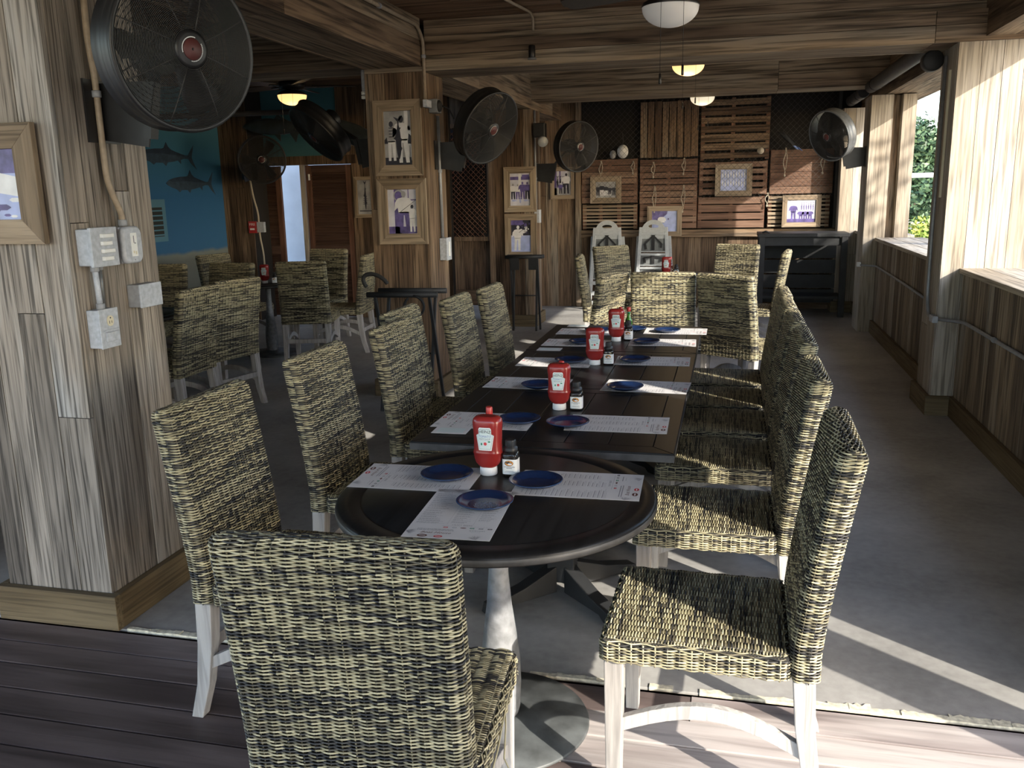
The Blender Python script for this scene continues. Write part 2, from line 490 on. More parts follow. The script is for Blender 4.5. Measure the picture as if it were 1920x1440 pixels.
def mural_wall():
    """painted sea: teal above, blue below, sand at the foot (the paint's own bands)"""
    m, nt, b = mat('painted_sea_mural')
    N, L = nt.nodes.new, nt.links.new
    tc = N('ShaderNodeTexCoord')
    sp = N('ShaderNodeSeparateXYZ'); L(tc.outputs['Object'], sp.inputs[0])
    nz = N('ShaderNodeTexNoise'); nz.inputs['Scale'].default_value = 3.0; nz.inputs['Detail'].default_value = 6
    L(tc.outputs['Object'], nz.inputs['Vector'])
    ad = N('ShaderNodeMath'); ad.operation = 'MULTIPLY_ADD'; ad.inputs[1].default_value = 0.12
    L(nz.outputs['Fac'], ad.inputs[0]); L(sp.outputs['Z'], ad.inputs[2])
    mr = N('ShaderNodeMapRange'); mr.inputs['From Min'].default_value = 0.6; mr.inputs['From Max'].default_value = 3.0
    L(ad.outputs[0], mr.inputs['Value'])
    rp = N('ShaderNodeValToRGB')
    e = rp.color_ramp.elements
    for _ in range(4):
        e.new(0.5)
    for i, (p, c) in enumerate(((0.13, (0.16, 0.17, 0.155)), (0.165, (0.21, 0.23, 0.21)), (0.182, (0.035, 0.135, 0.29)), (0.45, (0.026, 0.135, 0.33)), (0.66, (0.045, 0.195, 0.34)), (0.9, (0.08, 0.24, 0.29)))):
        e[i].position = p; e[i].color = (*c, 1)
    L(mr.outputs[0], rp.inputs['Fac']); L(rp.outputs[0], b.inputs['Base Color'])
    b.inputs['Roughness'].default_value = 0.7
    return m

M['concrete'] = concrete_floor()
M['mural'] = mural_wall()

# ------------------------------------------------------------------ the setting
RND = random.Random(11)


def splits(a, b, w, jit, rnd):
    out, p = [a], a
    while True:
        p += w * (1 + rnd.uniform(-jit, jit))
        if p > b - w * 0.45:
            break
        out.append(p)
    out.append(b)
    return out


def struct(name, mb, mats, parent=None, bevel=0.0):
    return mb.build(name, mats, parent, bevel, kind='structure')


def boards_x(mb, y, x0, x1, z0, z1, w, rnd, th=0.02, face=-1, gap=0.003, m=0, jit=0.25, jag=0.004):
    """upright boards standing side by side along x on a wall plane at y; face -1 looks towards -y"""
    xs = splits(x0, x1, w, jit, rnd)
    for a, b in zip(xs, xs[1:]):
        t = th + rnd.uniform(0, jag)
        ya, yb = (y - t, y) if face < 0 else (y, y + t)
        if rnd.random() < 0.22 and z1 - z0 > 1.5:
            zc = rnd.uniform(z0 + 0.5, z1 - 0.5)
            mb.box(a + gap / 2, b - gap / 2, ya, yb, z0, zc - 0.0015, m, rnd.random())
            mb.box(a + gap / 2, b - gap / 2, ya, yb, zc + 0.0015, z1, m, rnd.random())
        else:
            mb.box(a + gap / 2, b - gap / 2, ya, yb, z0, z1, m, rnd.random())


def boards_y(mb, x, y0, y1, z0, z1, w, rnd, th=0.02, face=1, gap=0.003, m=0, jit=0.25, jag=0.004):
    ys = splits(y0, y1, w, jit, rnd)
    for a, b in zip(ys, ys[1:]):
        t = th + rnd.uniform(0, jag)
        xa, xb = (x, x + t) if face > 0 else (x - t, x)
        if rnd.random() < 0.22 and z1 - z0 > 1.5:
            zc = rnd.uniform(z0 + 0.5, z1 - 0.5)
            mb.box(xa, xb, a + gap / 2, b - gap / 2, z0, zc - 0.0015, m, rnd.random())
            mb.box(xa, xb, a + gap / 2, b - gap / 2, zc + 0.0015, z1, m, rnd.random())
        else:
            mb.box(xa, xb, a + gap / 2, b - gap / 2, z0, z1, m, rnd.random())

CEIL = 2.87
BEAM = 2.53


def column(x0, x1, y0, y1, top, wood_mat, w=0.105, trim=True, seed=1):
    r = random.Random(seed)
    mb = MB()
    t = 0.022
    mb.box(x0 + t, x1 - t, y0 + t, y1 - t, 0.0, top, 1)
    boards_x(mb, y0 + t, x0, x1, 0, top, w, r, face=-1, th=t, jag=0.003)
    boards_x(mb, y1 - t, x0, x1, 0, top, w, r, face=1, th=t, jag=0.003)
    boards_y(mb, x1 - t, y0 + t, y1 - t, 0, top, w, r, face=1, th=t, jag=0.003)
    boards_y(mb, x0 + t, y0 + t, y1 - t, 0, top, w, r, face=-1, th=t, jag=0.003)
    c = struct('column', mb, [wood_mat, M['dark_core']])
    if trim:
        b = MB()
        e, h = 0.036, 0.14
        b.box(x0 - e, x1 + e, y0 - e, y0 - 0.004, 0, h, 0, r.random())
        b.box(x0 - e, x1 + e, y1 + 0.004, y1 + e, 0, h, 0, r.random())
        b.box(x1 + 0.004, x1 + e, y0 - 0.003, y1 + 0.003, 0, h, 1, r.random())
        b.box(x0 - e, x0 - 0.004, y0 - 0.003, y1 + 0.003, 0, h, 1, r.random())
        struct('base_trim', b, [M['pine_x'], M['pine_y']], c, 0.003)
    return c

# floor: concrete indoors, deck boards in front of it
DECK_Y = 2.66
mb = MB(); mb.box(-6.6, 1.62, DECK_Y, 12.4, -0.12, 0.0)
struct('floor', mb, M['concrete'])
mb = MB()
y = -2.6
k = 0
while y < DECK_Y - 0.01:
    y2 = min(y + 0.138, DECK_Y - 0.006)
    xs = [-6.6, RND.uniform(-4, -2.5), RND.uniform(-0.75, 0.0), RND.uniform(2.0, 4.0), 6.2]   # random butt joints; sunlit contrast painted in, left boards darker, right ones paler
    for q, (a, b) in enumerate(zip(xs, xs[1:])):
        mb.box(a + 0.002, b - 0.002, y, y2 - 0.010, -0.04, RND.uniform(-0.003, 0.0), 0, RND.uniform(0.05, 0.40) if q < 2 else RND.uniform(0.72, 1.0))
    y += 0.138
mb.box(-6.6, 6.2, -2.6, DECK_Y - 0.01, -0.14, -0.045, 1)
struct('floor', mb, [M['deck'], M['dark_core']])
# crumbled lip of the slab
mb = MB()
x = -2.2
while x < 1.9:
    L_ = RND.uniform(0.03, 0.10)
    h = RND.uniform(0.002, 0.006)
    wd = RND.uniform(0.010, 0.026) * (1.25 if x > 0.2 else 0.8)
    if RND.random() < 0.93:
        pts = [(x + L_ * i / 5, DECK_Y + 0.006 + wd * RND.uniform(0.5, 1.1)) for i in range(6)]
        poly = [(x, DECK_Y - 0.004)] + [(x + L_, DECK_Y - 0.004)] + list(reversed(pts))
        mb.prism(poly, -0.01, h, 'xy')
    x += L_
struct('trim_1', mb, M['crumb'])

# ceilings
def ceiling(x0, x1, y0, y1, z, seed):
    r = random.Random(seed)
    mb = MB()
    ys = splits(y0, y1, 0.14, 0.1, r)
    for a, b in zip(ys, ys[1:]):
        xs = [x0] + sorted(r.uniform(x0, x1) for _ in range(int((x1 - x0) / 3))) + [x1]
        for c, d in zip(xs, xs[1:]):
            mb.box(c + 0.001, d - 0.001, a + 0.002, b - 0.002, z - r.uniform(0, 0.006), z + 0.02, 0, r.random())
    mb.box(x0, x1, y0, y1, z + 0.021, z + 0.12, 1)
    return struct('ceiling', mb, [M['ceil_x'], M['dark_core']])

ceiling(-6.6, 2.35, -2.4, 6.80, CEIL, 3)
ceiling(-6.6, 2.35, 6.81, 11.0, 2.96, 4)
ceiling(-4.1, 2.35, 11.005, 12.4, 2.96, 5)

# beams
def beam(axis, a0, a1, c0, c1, z0, z1, seed, m):
    r = random.Random(seed)
    mb = MB()
    mids = sorted(r.uniform(a0 + 0.5, a1 - 0.5) for _ in range(max(1, int((a1 - a0) / 2.6))))
    cuts = [a0] + mids + [a1]
    for p, q in zip(cuts, cuts[1:]):
        zs = (z0, z0 + (z1 - z0) * 0.54, z1)
        for lo, hi in zip(zs, zs[1:]):
            for s0, s1 in ((c0, c0 + 0.03), (c1 - 0.03, c1)):
                j = 0.006 if lo > z0 else 0.0
                if s0 > c0 + 0.1:
                    j = -j
                bx = (p + 0.002, q - 0.002, s0 + j, s1 + j) if axis == 'x' else (s0 + j, s1 + j, p + 0.002, q - 0.002)
                mb.box(*bx, lo + 0.002, hi - 0.002, 0, r.random())
        n = 3
        for i in range(n):
            u0 = c0 + 0.031 + (c1 - c0 - 0.062) * i / n
            u1 = c0 + 0.031 + (c1 - c0 - 0.062) * (i + 1) / n
            bx = (p + 0.002, q - 0.002, u0 + 0.001, u1 - 0.001) if axis == 'x' else (u0 + 0.001, u1 - 0.001, p + 0.002, q - 0.002)
            mb.box(*bx, z0 + 0.004, z0 + 0.03, 0, r.random())
    bx = (a0, a1, c0 + 0.04, c1 - 0.04) if axis == 'x' else (c0 + 0.04, c1 - 0.04, a0, a1)
    mb.box(*bx, z0 + 0.032, z1, 1)
    return struct('beam', mb, [m, M['dark_core']])

CX0, CX1 = -2.73, -2.26
ROWS = ((2.675, 3.165), (6.57, 7.04), (10.34, 10.81))
beam('y', 0.3, 6.56, CX0, CX1, BEAM, CEIL, 21, M['beam_y'])
beam('y', 7.05, 12.3, CX0, CX1, BEAM, 2.96, 22, M['beam_y'])
beam('x', CX1 - 0.47, 2.05, 6.57, 7.04, 2.50, 2.70, 23, M['beam_x'])
mb = MB()
for i in range(3):
    mb.box(CX1, 2.0, 6.63, 6.66, 2.70 + i * 0.056, 2.70 + i * 0.056 + 0.053, 0, RND.random())
struct('beam', mb, M['beam_x'])
beam('x', CX1 - 0.47, 2.05, 10.34, 10.81, 2.62, 2.955, 24, M['beam_x'])
beam('x', -6.5, CX0 - 0.01, 6.57, 7.04, 2.55, 2.86, 25, M['beam_x'])
beam('x', -6.5, CX0 - 0.01, 2.68, 3.15, 2.55, 2.86, 26, M['beam_x'])

column(CX0, CX1, *ROWS[0], BEAM, M['grey_z'], seed=5, w=0.10)
column(CX0, CX1, *ROWS[1], 2.50, M['brown_z'], seed=6, w=0.14)
column(CX0, CX1, *ROWS[2], BEAM, M['brown_z'], seed=7, w=0.13)

# window side: low wall, pillars, posts, sill, lintel
WX = 1.57
def low_wall(y0, y1, seed):
    mb = MB()
    r = random.Random(seed)
    mb.box(WX + 0.02, WX + 0.20, y0, y1, 0, 1.0, 1)
    boards_y(mb, WX + 0.02, y0, y1, 0, 1.0, 0.115, r, face=-1, th=0.02, jag=0.003)
    boards_y(mb, WX + 0.20, y0, y1, 0, 1.0, 0.115, r, face=1, th=0.02, jag=0.003)
    return struct('wall_right', mb, [M['wainscot_z'], M['dark_core']])

low_wall(2.50, 6.60, 31); low_wall(7.08, 10.34, 32); low_wall(10.82, 12.2, 33)
mb = MB()
for a, b in ((3.24, 6.56), (7.11, 10.30), (10.85, 11.9)):
    mb.box(WX - 0.034, WX - 0.004, a, b, 0, 0.14, 0, RND.random())
struct('baseboard_right', mb, M['pine_y'], bevel=0.003)
for a, b in ((3.2, 6.60), (7.08, 10.33), (10.83, 12.2)):
    mb = MB()
    for i in range(3):
        mb.box(WX - 0.03 + i * 0.165, WX + 0.132 + i * 0.165, a, b, 1.002, 1.036, 0, RND.random())
    struct('trim_2', mb, M['pale_y'], bevel=0.004)


def pillar(x0, x1, y0, y1, seed, w=0.15, trim=True, m='pale_z'):
    return column(x0, x1, y0, y1, 2.52, M[m], w=w, trim=trim, seed=seed)

pillar(1.42, 2.03, 6.60, 7.07, 41)
pillar(1.42, 1.64, 10.34, 10.81, 42, trim=False)
pillar(1.73, 1.87, 10.34, 10.81, 45, trim=False)
pillar(1.645, 1.725, 10.44, 10.80, 46, trim=False, m='brown_z')
pillar(1.42, 2.03, 2.52, 3.18, 43)
pillar(1.33, 1.80, 11.95, 12.30, 44)
# deck post just past the end of the low wall
pillar(1.58, 1.80, 1.96, 2.10, 47, 0.09, False)
mb = MB()
for i in range(6):
    mb.box(1.60, 1.65, 0.13, 1.95, 1.76 + i * 0.185, 1.76 + i * 0.185 + 0.181, 0, RND.random())
struct('beam', mb, M['brown_y'])  # unseen boards added over the deck opening to keep sun off the near tables
beam('y', 2.5, 12.3, WX, 2.05, 2.525, 2.955, 48, M['beam_y'])
# unseen tall wall beside and behind the camera, added to block the sun
mb = MB()
mb.box(1.62, 1.8, -2.6, 0.12, 0, 4.4, 1)
boards_y(mb, 1.62, -2.6, 0.12, 0, 4.4, 0.14, RND, face=-1)
boards_x(mb, 0.12, 1.6, 1.82, 0, 4.4, 0.11, RND, face=1)
struct('wall_right', mb, [M['brown_z'], M['dark_core']])

# boarded front added beside the grey column to keep daylight from the side room
mb = MB()
mb.box(-6.6, -3.25, 2.80, 2.88, 0, 2.55, 1)
boards_x(mb, 2.80, -6.6, -3.25, 0, 2.55, 0.14, RND, face=-1)
boards_x(mb, 2.88, -6.6, -3.25, 0, 2.55, 0.14, RND, face=1)
mb.box(-6.6, -6.5, 2.8, 3.25, 0, 2.55, 1)
struct('wall_left', mb, [M['brown_z'], M['dark_core']])

# back wall
BY = 12.3
mb = MB()
mb.box(-4.12, 2.0, BY, BY + 0.1, 0, 2.96, 1)
boards_x(mb, BY, -2.05, 1.33, 0, 0.95, 0.16, RND, face=-1)
boards_x(mb, BY, -4.1, -2.62, 0, 2.9, 0.19, RND, face=-1)
boards_x(mb, BY - 0.04, -2.62, -2.02, 0, 2.9, 0.15, RND, face=-1)
struct('wall_back', mb, [M['brown_z'], M['dark_core']])
mb = MB()
mb.box(-2.0, 1.33, BY - 0.085, BY - 0.025, 0.955, 1.055, 0, 0.7)
mb.box(-2.0, 1.33, BY - 0.06, BY - 0.025, 0.0, 0.13, 0, 0.35)
mb.box(-4.1, -2.66, BY - 0.06, BY - 0.026, 0.0, 0.22, 0, 0.4)
struct('trim_3', mb, M['brown_x'], bevel=0.003)
mb = MB()
mb.box(-2.06, -1.99, BY - 0.12, BY - 0.03, 0, 2.9, 0, 0.9)
mb.box(1.29, 1.33, BY - 0.12, BY - 0.03, 1.06, 2.9, 1, 0.9)
for xx in (-3.30, -3.17):
    mb.box(xx, xx + 0.09, BY - 0.10, BY - 0.03, 0, 2.9, 0, RND.random())
struct('trim_4', mb, [M['brown_z'], M['bench']], bevel=0.003)

# side room: sea mural on its far left, louvred doors at its end
MXW = -6.4
mb = MB(); mb.box(MXW - 0.1, MXW, 3.2, 10.5, 0, 2.95)
mural = struct('wall_left', mb, M['mural'])
def fish_outline(L_, H):
    top = [(0, 0.02), (0.06, 0.25), (0.16, 0.42), (0.30, 0.52), (0.42, 0.55), (0.455, 0.62), (0.50, 1.05), (0.53, 0.72), (0.58, 0.5), (0.66, 0.36), (0.74, 0.24), (0.82, 0.13), (0.88, 0.14), (0.93, 0.5), (1.0, 0.95), (0.965, 0.3), (0.95, 0.0)]
    bot = [(0.97, -0.35), (1.03, -0.95), (0.94, -0.55), (0.88, -0.14), (0.80, -0.14), (0.745, -0.24), (0.74, -0.55), (0.69, -0.30), (0.60, -0.40), (0.50, -0.48), (0.47, -0.75), (0.42, -0.52), (0.30, -0.52), (0.26, -0.68), (0.20, -0.46), (0.10, -0.30), (0.03, -0.14)]
    return [(p * L_, q * H) for p, q in top + bot]

M['fish_paint'] = plain('painted_grey_blue_fish', (0.038, 0.072, 0.12), 0.7, noise=0.3, nscale=14)
M['fish_paint_dark'] = plain('painted_dark_fish_back', (0.022, 0.042, 0.08), 0.7, noise=0.3, nscale=14)
M['mural_vent'] = plain('dark_painted_slats', (0.03, 0.036, 0.04), 0.8)
M['mural_pale'] = plain('pale_blue_painted_frame', (0.10, 0.24, 0.36), 0.7)
for (ya, yb, zc, hh) in ((8.80, 9.90, 2.09, 0.15), (9.28, 10.27, 1.78, 0.15)):
    mb = MB()
    o = fish_outline(yb - ya, hh)
    mb.prism([(ya + a, zc + b) for a, b in o], MXW, MXW + 0.003, 'yz')
    bk = [(a, b) for a, b in o[1:13]]
    bk = bk + [(0.8 * (yb - ya), 0.05 * hh), (0.4 * (yb - ya), 0.18 * hh), (0.12 * (yb - ya), 0.12 * hh)]
    mb.prism([(ya + a, zc + b) for a, b in bk], MXW + 0.0031, MXW + 0.005, 'yz', 1)
    struct('painted_fish', mb, [M['fish_paint'], M['fish_paint_dark']], mural)
mb = MB()
mb.box(MXW, MXW + 0.02, 8.72, 9.19, 1.12, 1.60, 1)
mb.box(MXW, MXW + 0.03, 8.86, 9.11, 1.18, 1.51, 0)
for i in range(6):
    mb.box(MXW + 0.03, MXW + 0.04, 8.86, 9.11, 1.19 + i * 0.055, 1.205 + i * 0.055, 1)
struct('wall_vent', mb, [M['mural_vent'], M['mural_pale']], mural)
mb = MB()
mb.box(MXW, MXW + 0.02, 8.85, 9.16, 2.32, 2.62, 1); mb.box(MXW, MXW + 0.024, 8.89, 9.12, 2.35, 2.58, 0)
struct('dark_shutter', mb, [M['mural_vent'], M['mural_pale']], mural)

DY = 10.9
mb = MB()
boards_x(mb, 10.5, -6.5, -6.0, 0, 2.95, 0.15, RND, face=-1)
mb.box(-6.5, -6.0, 10.5, 10.9, 0, 2.95, 1)
struct('wall_left', mb, [M['brown_z'], M['dark_core']])
# wall around the doors: teal above, boards beside
mb = MB()
mb.box(-6.4, -4.95, DY + 0.02, DY + 0.1, 2.10, 2.95, 2)
mb.box(-6.0, -4.70, DY - 0.02, DY + 0.12, 2.0, 2.11, 0, 0.3)
boards_x(mb, DY + 0.02, -4.78, -3.45, 0, 2.95, 0.16, RND, face=-1)
mb.box(-4.78, -3.45, DY + 0.02, DY + 0.1, 0, 2.95, 1)
mb.box(-4.95, -4.74, DY, DY + 0.1, 2.1, 2.95, 0, 0.4)
struct('wall_back', mb, [M['brown_z'], M['dark_core'], M['teal']])


def louvre_door(name, x0, x1, z1, hinge_w, y, rot=0.0):
    mb = MB()
    W = x1 - x0
    for a, b in ((0, 0.075), (W - 0.075, W)):
        mb.box(a, b, -0.02, 0.02, 0.01, z1, 0, 0.5)
    for a, b in ((0.01, 0.16), (0.84, 0.95), (z1 - 0.09, z1)):
        mb.box(0.075, W - 0.075, -0.018, 0.018, a, b, 1, 0.6)
    for lo, hi in ((0.16, 0.84), (0.95, z1 - 0.09)):
        z = lo + 0.02
        while z < hi - 0.01:
            mb.hexa([(0.075, -0.016, z - 0.015), (W - 0.075, -0.016, z - 0.015), (W - 0.075, 0.012, z + 0.010), (0.075, 0.012, z + 0.010)],
                    [(0.075, -0.016, z - 0.009), (W - 0.075, -0.016, z - 0.009), (W - 0.075, 0.012, z + 0.016), (0.075, 0.012, z + 0.016)], 1, RND.random())
            z += 0.034
    mb.box(0.075, W - 0.075, 0.013, 0.017, 0.16, z1 - 0.09, 2)
    d = struct(name, mb, [M['red_z'], M['louver'], M['dark_core']])
    d.location = (x0, y, 0)
    d.rotation_euler = (0, 0, rot)
    return d

louvre_door('door_1', -6.25, -5.80, 1.99, 0, DY + 0.03)
d2 = louvre_door('door_2', -5.43, -4.79, 1.99, 0, DY + 0.03)
mb = MB()
mb.box(-5.51, -5.45, DY, DY + 0.14, 0, 2.0, 0, 0.8)
struct('trim_5', mb, M['pale_z'])
mb = MB(); mb.tube([(0.05, -0.03, 1.80), (0.05, -0.03, 1.88)], 0.014, 8)
struct('door_hinge', mb, M['white_plastic'], d2)
# the outside wall seen through the open door
mb = MB()
mb.box(-8.5, -4.15, 12.0, 12.2, -0.3, 3.4)
struct('wall_outside', mb, M['stucco'])
mb = MB(); mb.box(-60, 60, -40, 90, -0.5, -0.16)
struct('ground', mb, M['ground'])

# ------------------------------------------------------------------ wicker chair
WR = random.Random(5)
SP = 0.0041          # strand spacing
SR = 0.00225          # strand radius
AMP = 0.0042         # how far a strand swings over and under the stakes


def rrect(w, d, r, n_c=6):
    """rounded rectangle outline as a polyline with normals, counter-clockwise, plus cumulative length"""
    pts = []
    for cx, cy, a0 in ((w / 2 - r, d / 2 - r, 0), (-w / 2 + r, d / 2 - r, 90), (-w / 2 + r, -d / 2 + r, 180), (w / 2 - r, -d / 2 + r, 270)):
        for i in range(n_c + 1):
            a = math.radians(a0 + 90 * i / n_c)
            pts.append((cx + r * math.cos(a), cy + r * math.sin(a), math.cos(a), math.sin(a)))
    return pts


def resample(pts, n):
    k = len(pts)
    seg = [math.hypot(pts[(i + 1) % k][0] - pts[i][0], pts[(i + 1) % k][1] - pts[i][1]) for i in range(k)]
    tot = sum(seg)
    out, i, acc = [], 0, 0.0
    for j in range(n):
        s = tot * j / n
        while acc + seg[i] < s and i < k - 1:
            acc += seg[i]; i += 1
        f = (s - acc) / seg[i] if seg[i] > 1e-9 else 0
        a, b = pts[i], pts[(i + 1) % k]
        nx, ny = a[2] + (b[2] - a[2]) * f, a[3] + (b[3] - a[3]) * f
        l = math.hypot(nx, ny) or 1
        out.append((a[0] + (b[0] - a[0]) * f, a[1] + (b[1] - a[1]) * f, nx / l, ny / l))
    return out


def strand_tones(n, step, bias, per=4, odd=0):
    """one tone per bar: it only changes where the strand dips behind a stake"""
    out = []
    left, t = 0, 0.5
    for k in range(n):
        if k == 0 or (k + (0 if odd else per)) % (2 * per) == per // 2 * 0 + 0:
            left -= 1
        if left <= 0:
            left = WR.choice((1, 1, 1, 2, 2, 3))
            q = WR.random() + bias
            t = WR.uniform(0.0, 0.36) if q < 0.29 else (WR.uniform(0.38, 0.62) if q < 0.56 else WR.uniform(0.66, 1.0))
        out.append(t)
    return out


def band(z, s=1.0):
    return 0.10 * math.sin(z * 46 * s + 0.7) + 0.10 * math.sin(z * 107 * s + 2.1) + WR.uniform(-0.07, 0.07)

BK_W, BK_D = 0.470, 0.066
BK_Z0, BK_Z1 = 0.400, 1.005
def back_y(z):
    t = max(0.0, (z - 0.47) / (BK_Z1 - 0.47))
    return -0.245 - 0.082 * t ** 1.25


def weave_back(dens=1.0):
    mb = MB()
    n_st = 2 * round((2 * (BK_W + BK_D)) / 0.030 / 2)
    per = 4
    n = n_st * per
    sp = SP / dens
    rows = []
    z = BK_Z0 + 0.004
    dome = 0.030
    while z < BK_Z1 - dome:
        rows.append((z, 0.0)); z += sp
    k = int(dome * PI / 2 / sp)
    for i in range(1, k + 1):
        a = PI / 2 * i / k
        rows.append((BK_Z1 - dome + dome * math.sin(a), dome * (1 - math.cos(a)) * 0.98))
    for ri, (z, ins) in enumerate(rows):
        r = max(0.003, 0.026 - ins * 0.75)
        base = resample(rrect(BK_W - 2 * ins * 0.55, BK_D - 2 * ins, r), n)
        yc = back_y(z)
        pts = []
        for j, (x, y, nx, ny) in enumerate(base):
            ph = math.cos(PI * j / per) * (1 if ri % 2 else -1)
            o = AMP * ph + 0.0005
            pts.append((x + nx * o, y + ny * o + yc, z))
        mb.tube(pts, SR / dens ** 0.5, 4, True, tones=strand_tones(n, 0.0085, band(z), per, ri % 2))
    # upright stakes
    st = resample(rrect(BK_W, BK_D, 0.026), n_st)
    for j, (x, y, nx, ny) in enumerate(st):
        pts = []
        for z, ins in [(BK_Z0, 0), (0.5, 0), (0.62, 0), (0.74, 0), (0.86, 0), (BK_Z1 - dome, 0)] + [q for q in rows if q[1] > 0]:
            pts.append((x * (1 - 2 * ins * 0.55 / BK_W), y * (1 - 2 * ins / BK_D) + back_y(z), z - 0.0005))
        mb.tube(pts, 0.0017, 4, False, tone=WR.choice((0.15, 0.35, 0.5, 0.8)))
    return mb


def back_core():
    mb = MB()
    rings = []
    for z, ins in [(BK_Z0, 0.005), (0.5, 0.005), (0.62, 0.005), (0.74, 0.005), (0.86, 0.005), (BK_Z1 - 0.03, 0.006), (BK_Z1 - 0.008, 0.018)]:
        rings.append([(x, y + back_y(z), z) for x, y, _, _ in resample(rrect(BK_W - 2 * ins, BK_D - 2 * ins, max(0.006, 0.024 - ins)), 40)])
    mb.loft(rings)
    return mb

ST_W, ST_Y0, ST_Y1, ST_Z0, ST_Z1 = 0.475, -0.205, 0.272, 0.400, 0.468


def weave_seat(dens=1.0):
    mb = MB()
    d = ST_Y1 - ST_Y0
    yc = (ST_Y0 + ST_Y1) / 2
    n_st = 2 * round(2 * (ST_W + d) / 0.032 / 2)
    per = 4
    n = n_st * per
    sp = SP / dens
    z, ri = ST_Z0 + 0.003, 0
    rows = []
    while z < ST_Z1 - 0.012:
        rows.append((z, 0.0)); z += sp
    rows += [(ST_Z1 - 0.008, 0.002), (ST_Z1 - 0.003, 0.007)]
    for z, ins in rows:
        base = resample(rrect(ST_W - 2 * ins, d - 2 * ins, 0.022), n)
        pts = []
        for j, (x, y, nx, ny) in enumerate(base):
            o = AMP * math.cos(PI * j / per) * (1 if ri % 2 else -1)
            pts.append((x + nx * o, y + ny * o + yc, z))
        mb.tube(pts, SR / dens ** 0.5, 4, True, tones=strand_tones(n, 0.0085, band(z + 0.3) + 0.12, per, ri % 2))
        ri += 1
    for j, (x, y, nx, ny) in enumerate(resample(rrect(ST_W, d, 0.022), n_st)):
        mb.tube([(x, y + yc, ST_Z0), (x, y + yc, ST_Z1 - 0.01)], 0.0024, 4, tone=WR.choice((0.2, 0.7, 0.9)))
    # the top: strands running across, over stakes that run front to back
    y, ri = ST_Y0 + 0.01, 0
    m = 4 * 15
    while y < ST_Y1 - 0.008:
        pts = []
        for j in range(m + 1):
            u = -1 + 2 * j / m
            x = u * (ST_W / 2 - 0.006)
            zz = ST_Z1 + AMP * 0.9 * math.cos(PI * j / 4) * (1 if ri % 2 else -1) - 0.006 * max(0, abs(u) - 0.93) / 0.07
            pts.append((x, y, zz))
        mb.tube(pts, SR / dens ** 0.5, 4, tones=strand_tones(m + 1, 0.0078, band(y, 0.8) + 0.10, 4, ri % 2), tone=0.5)
        y += sp; ri += 1
    for j in range(15):
        x = (-1 + 2 * (j + 0.5) / 15) * (ST_W / 2 - 0.006)
        mb.tube([(x, ST_Y0, ST_Z1 - 0.0005), (x, ST_Y1 - 0.012, ST_Z1 - 0.0005)], 0.0024, 4, tone=WR.choice((0.2, 0.6, 0.9)))
    return mb


def leg(front, sx):
    mb = MB()
    x = sx * 0.205
    if front:
        q = [((x, 0.237), 0.40, 0.052), ((x, 0.237), 0.0, 0.040)]
    else:
        q = [((x, -0.243), 0.40, 0.054), ((x, -0.252), 0.26, 0.050), ((x, -0.273), 0.12, 0.044), ((x, -0.308), 0.0, 0.040)]
    rings = []
    for (cx, cy), z, wd in q:
        h = wd / 2
        rings.append([(cx - h, cy - h, z), (cx + h, cy - h, z), (cx + h, cy + h, z), (cx - h, cy + h, z)])
    rings.reverse()
    mb.loft(rings, tone=WR.random(), smooth=False)
    return mb


def arch(sx):
    mb = MB()
    rings = []
    n = 12
    for i in range(n + 1):
        t = i / n
        y = 0.222 - t * 0.482
        z = 0.205 + 0.075 * math.sin(PI * t) - 0.02 * t
        x = sx * 0.205
        rings.append([(x - 0.012, y, z - 0.02), (x + 0.012, y, z - 0.02), (x + 0.012, y, z + 0.02), (x - 0.012, y, z + 0.02)])
    mb.loft(rings, tone=0.8, smooth=False)
    return mb

chair0 = thing('wicker_chair', '', 'chair')
_bk = weave_back().build('backrest', M['wicker'], chair0)
back_core().build('backrest_core', M['wicker_core'], _bk)
_st = weave_seat().build('seat', M['wicker'], chair0)
mb = MB()
mb.box(-ST_W / 2 + 0.006, ST_W / 2 - 0.006, ST_Y0 + 0.002, ST_Y1 - 0.006, ST_Z0 + 0.002, ST_Z1 - 0.004)
mb.build('seat_core', M['wicker_core'], _st)
for sx in (-1, 1):
    leg(True, sx).build('leg', M['white_z'], chair0, 0.003)
    leg(False, sx).build('leg', M['white_z'], chair0, 0.003)
    arch(sx).build('side_stretcher', M['white_z'], chair0, 0.002)
mb = MB(); mb.box(-0.185, 0.185, -0.278, -0.256, 0.215, 0.255, 0, 0.6)
mb.build('rear_stretcher', M['white_z'], chair0, 0.002)

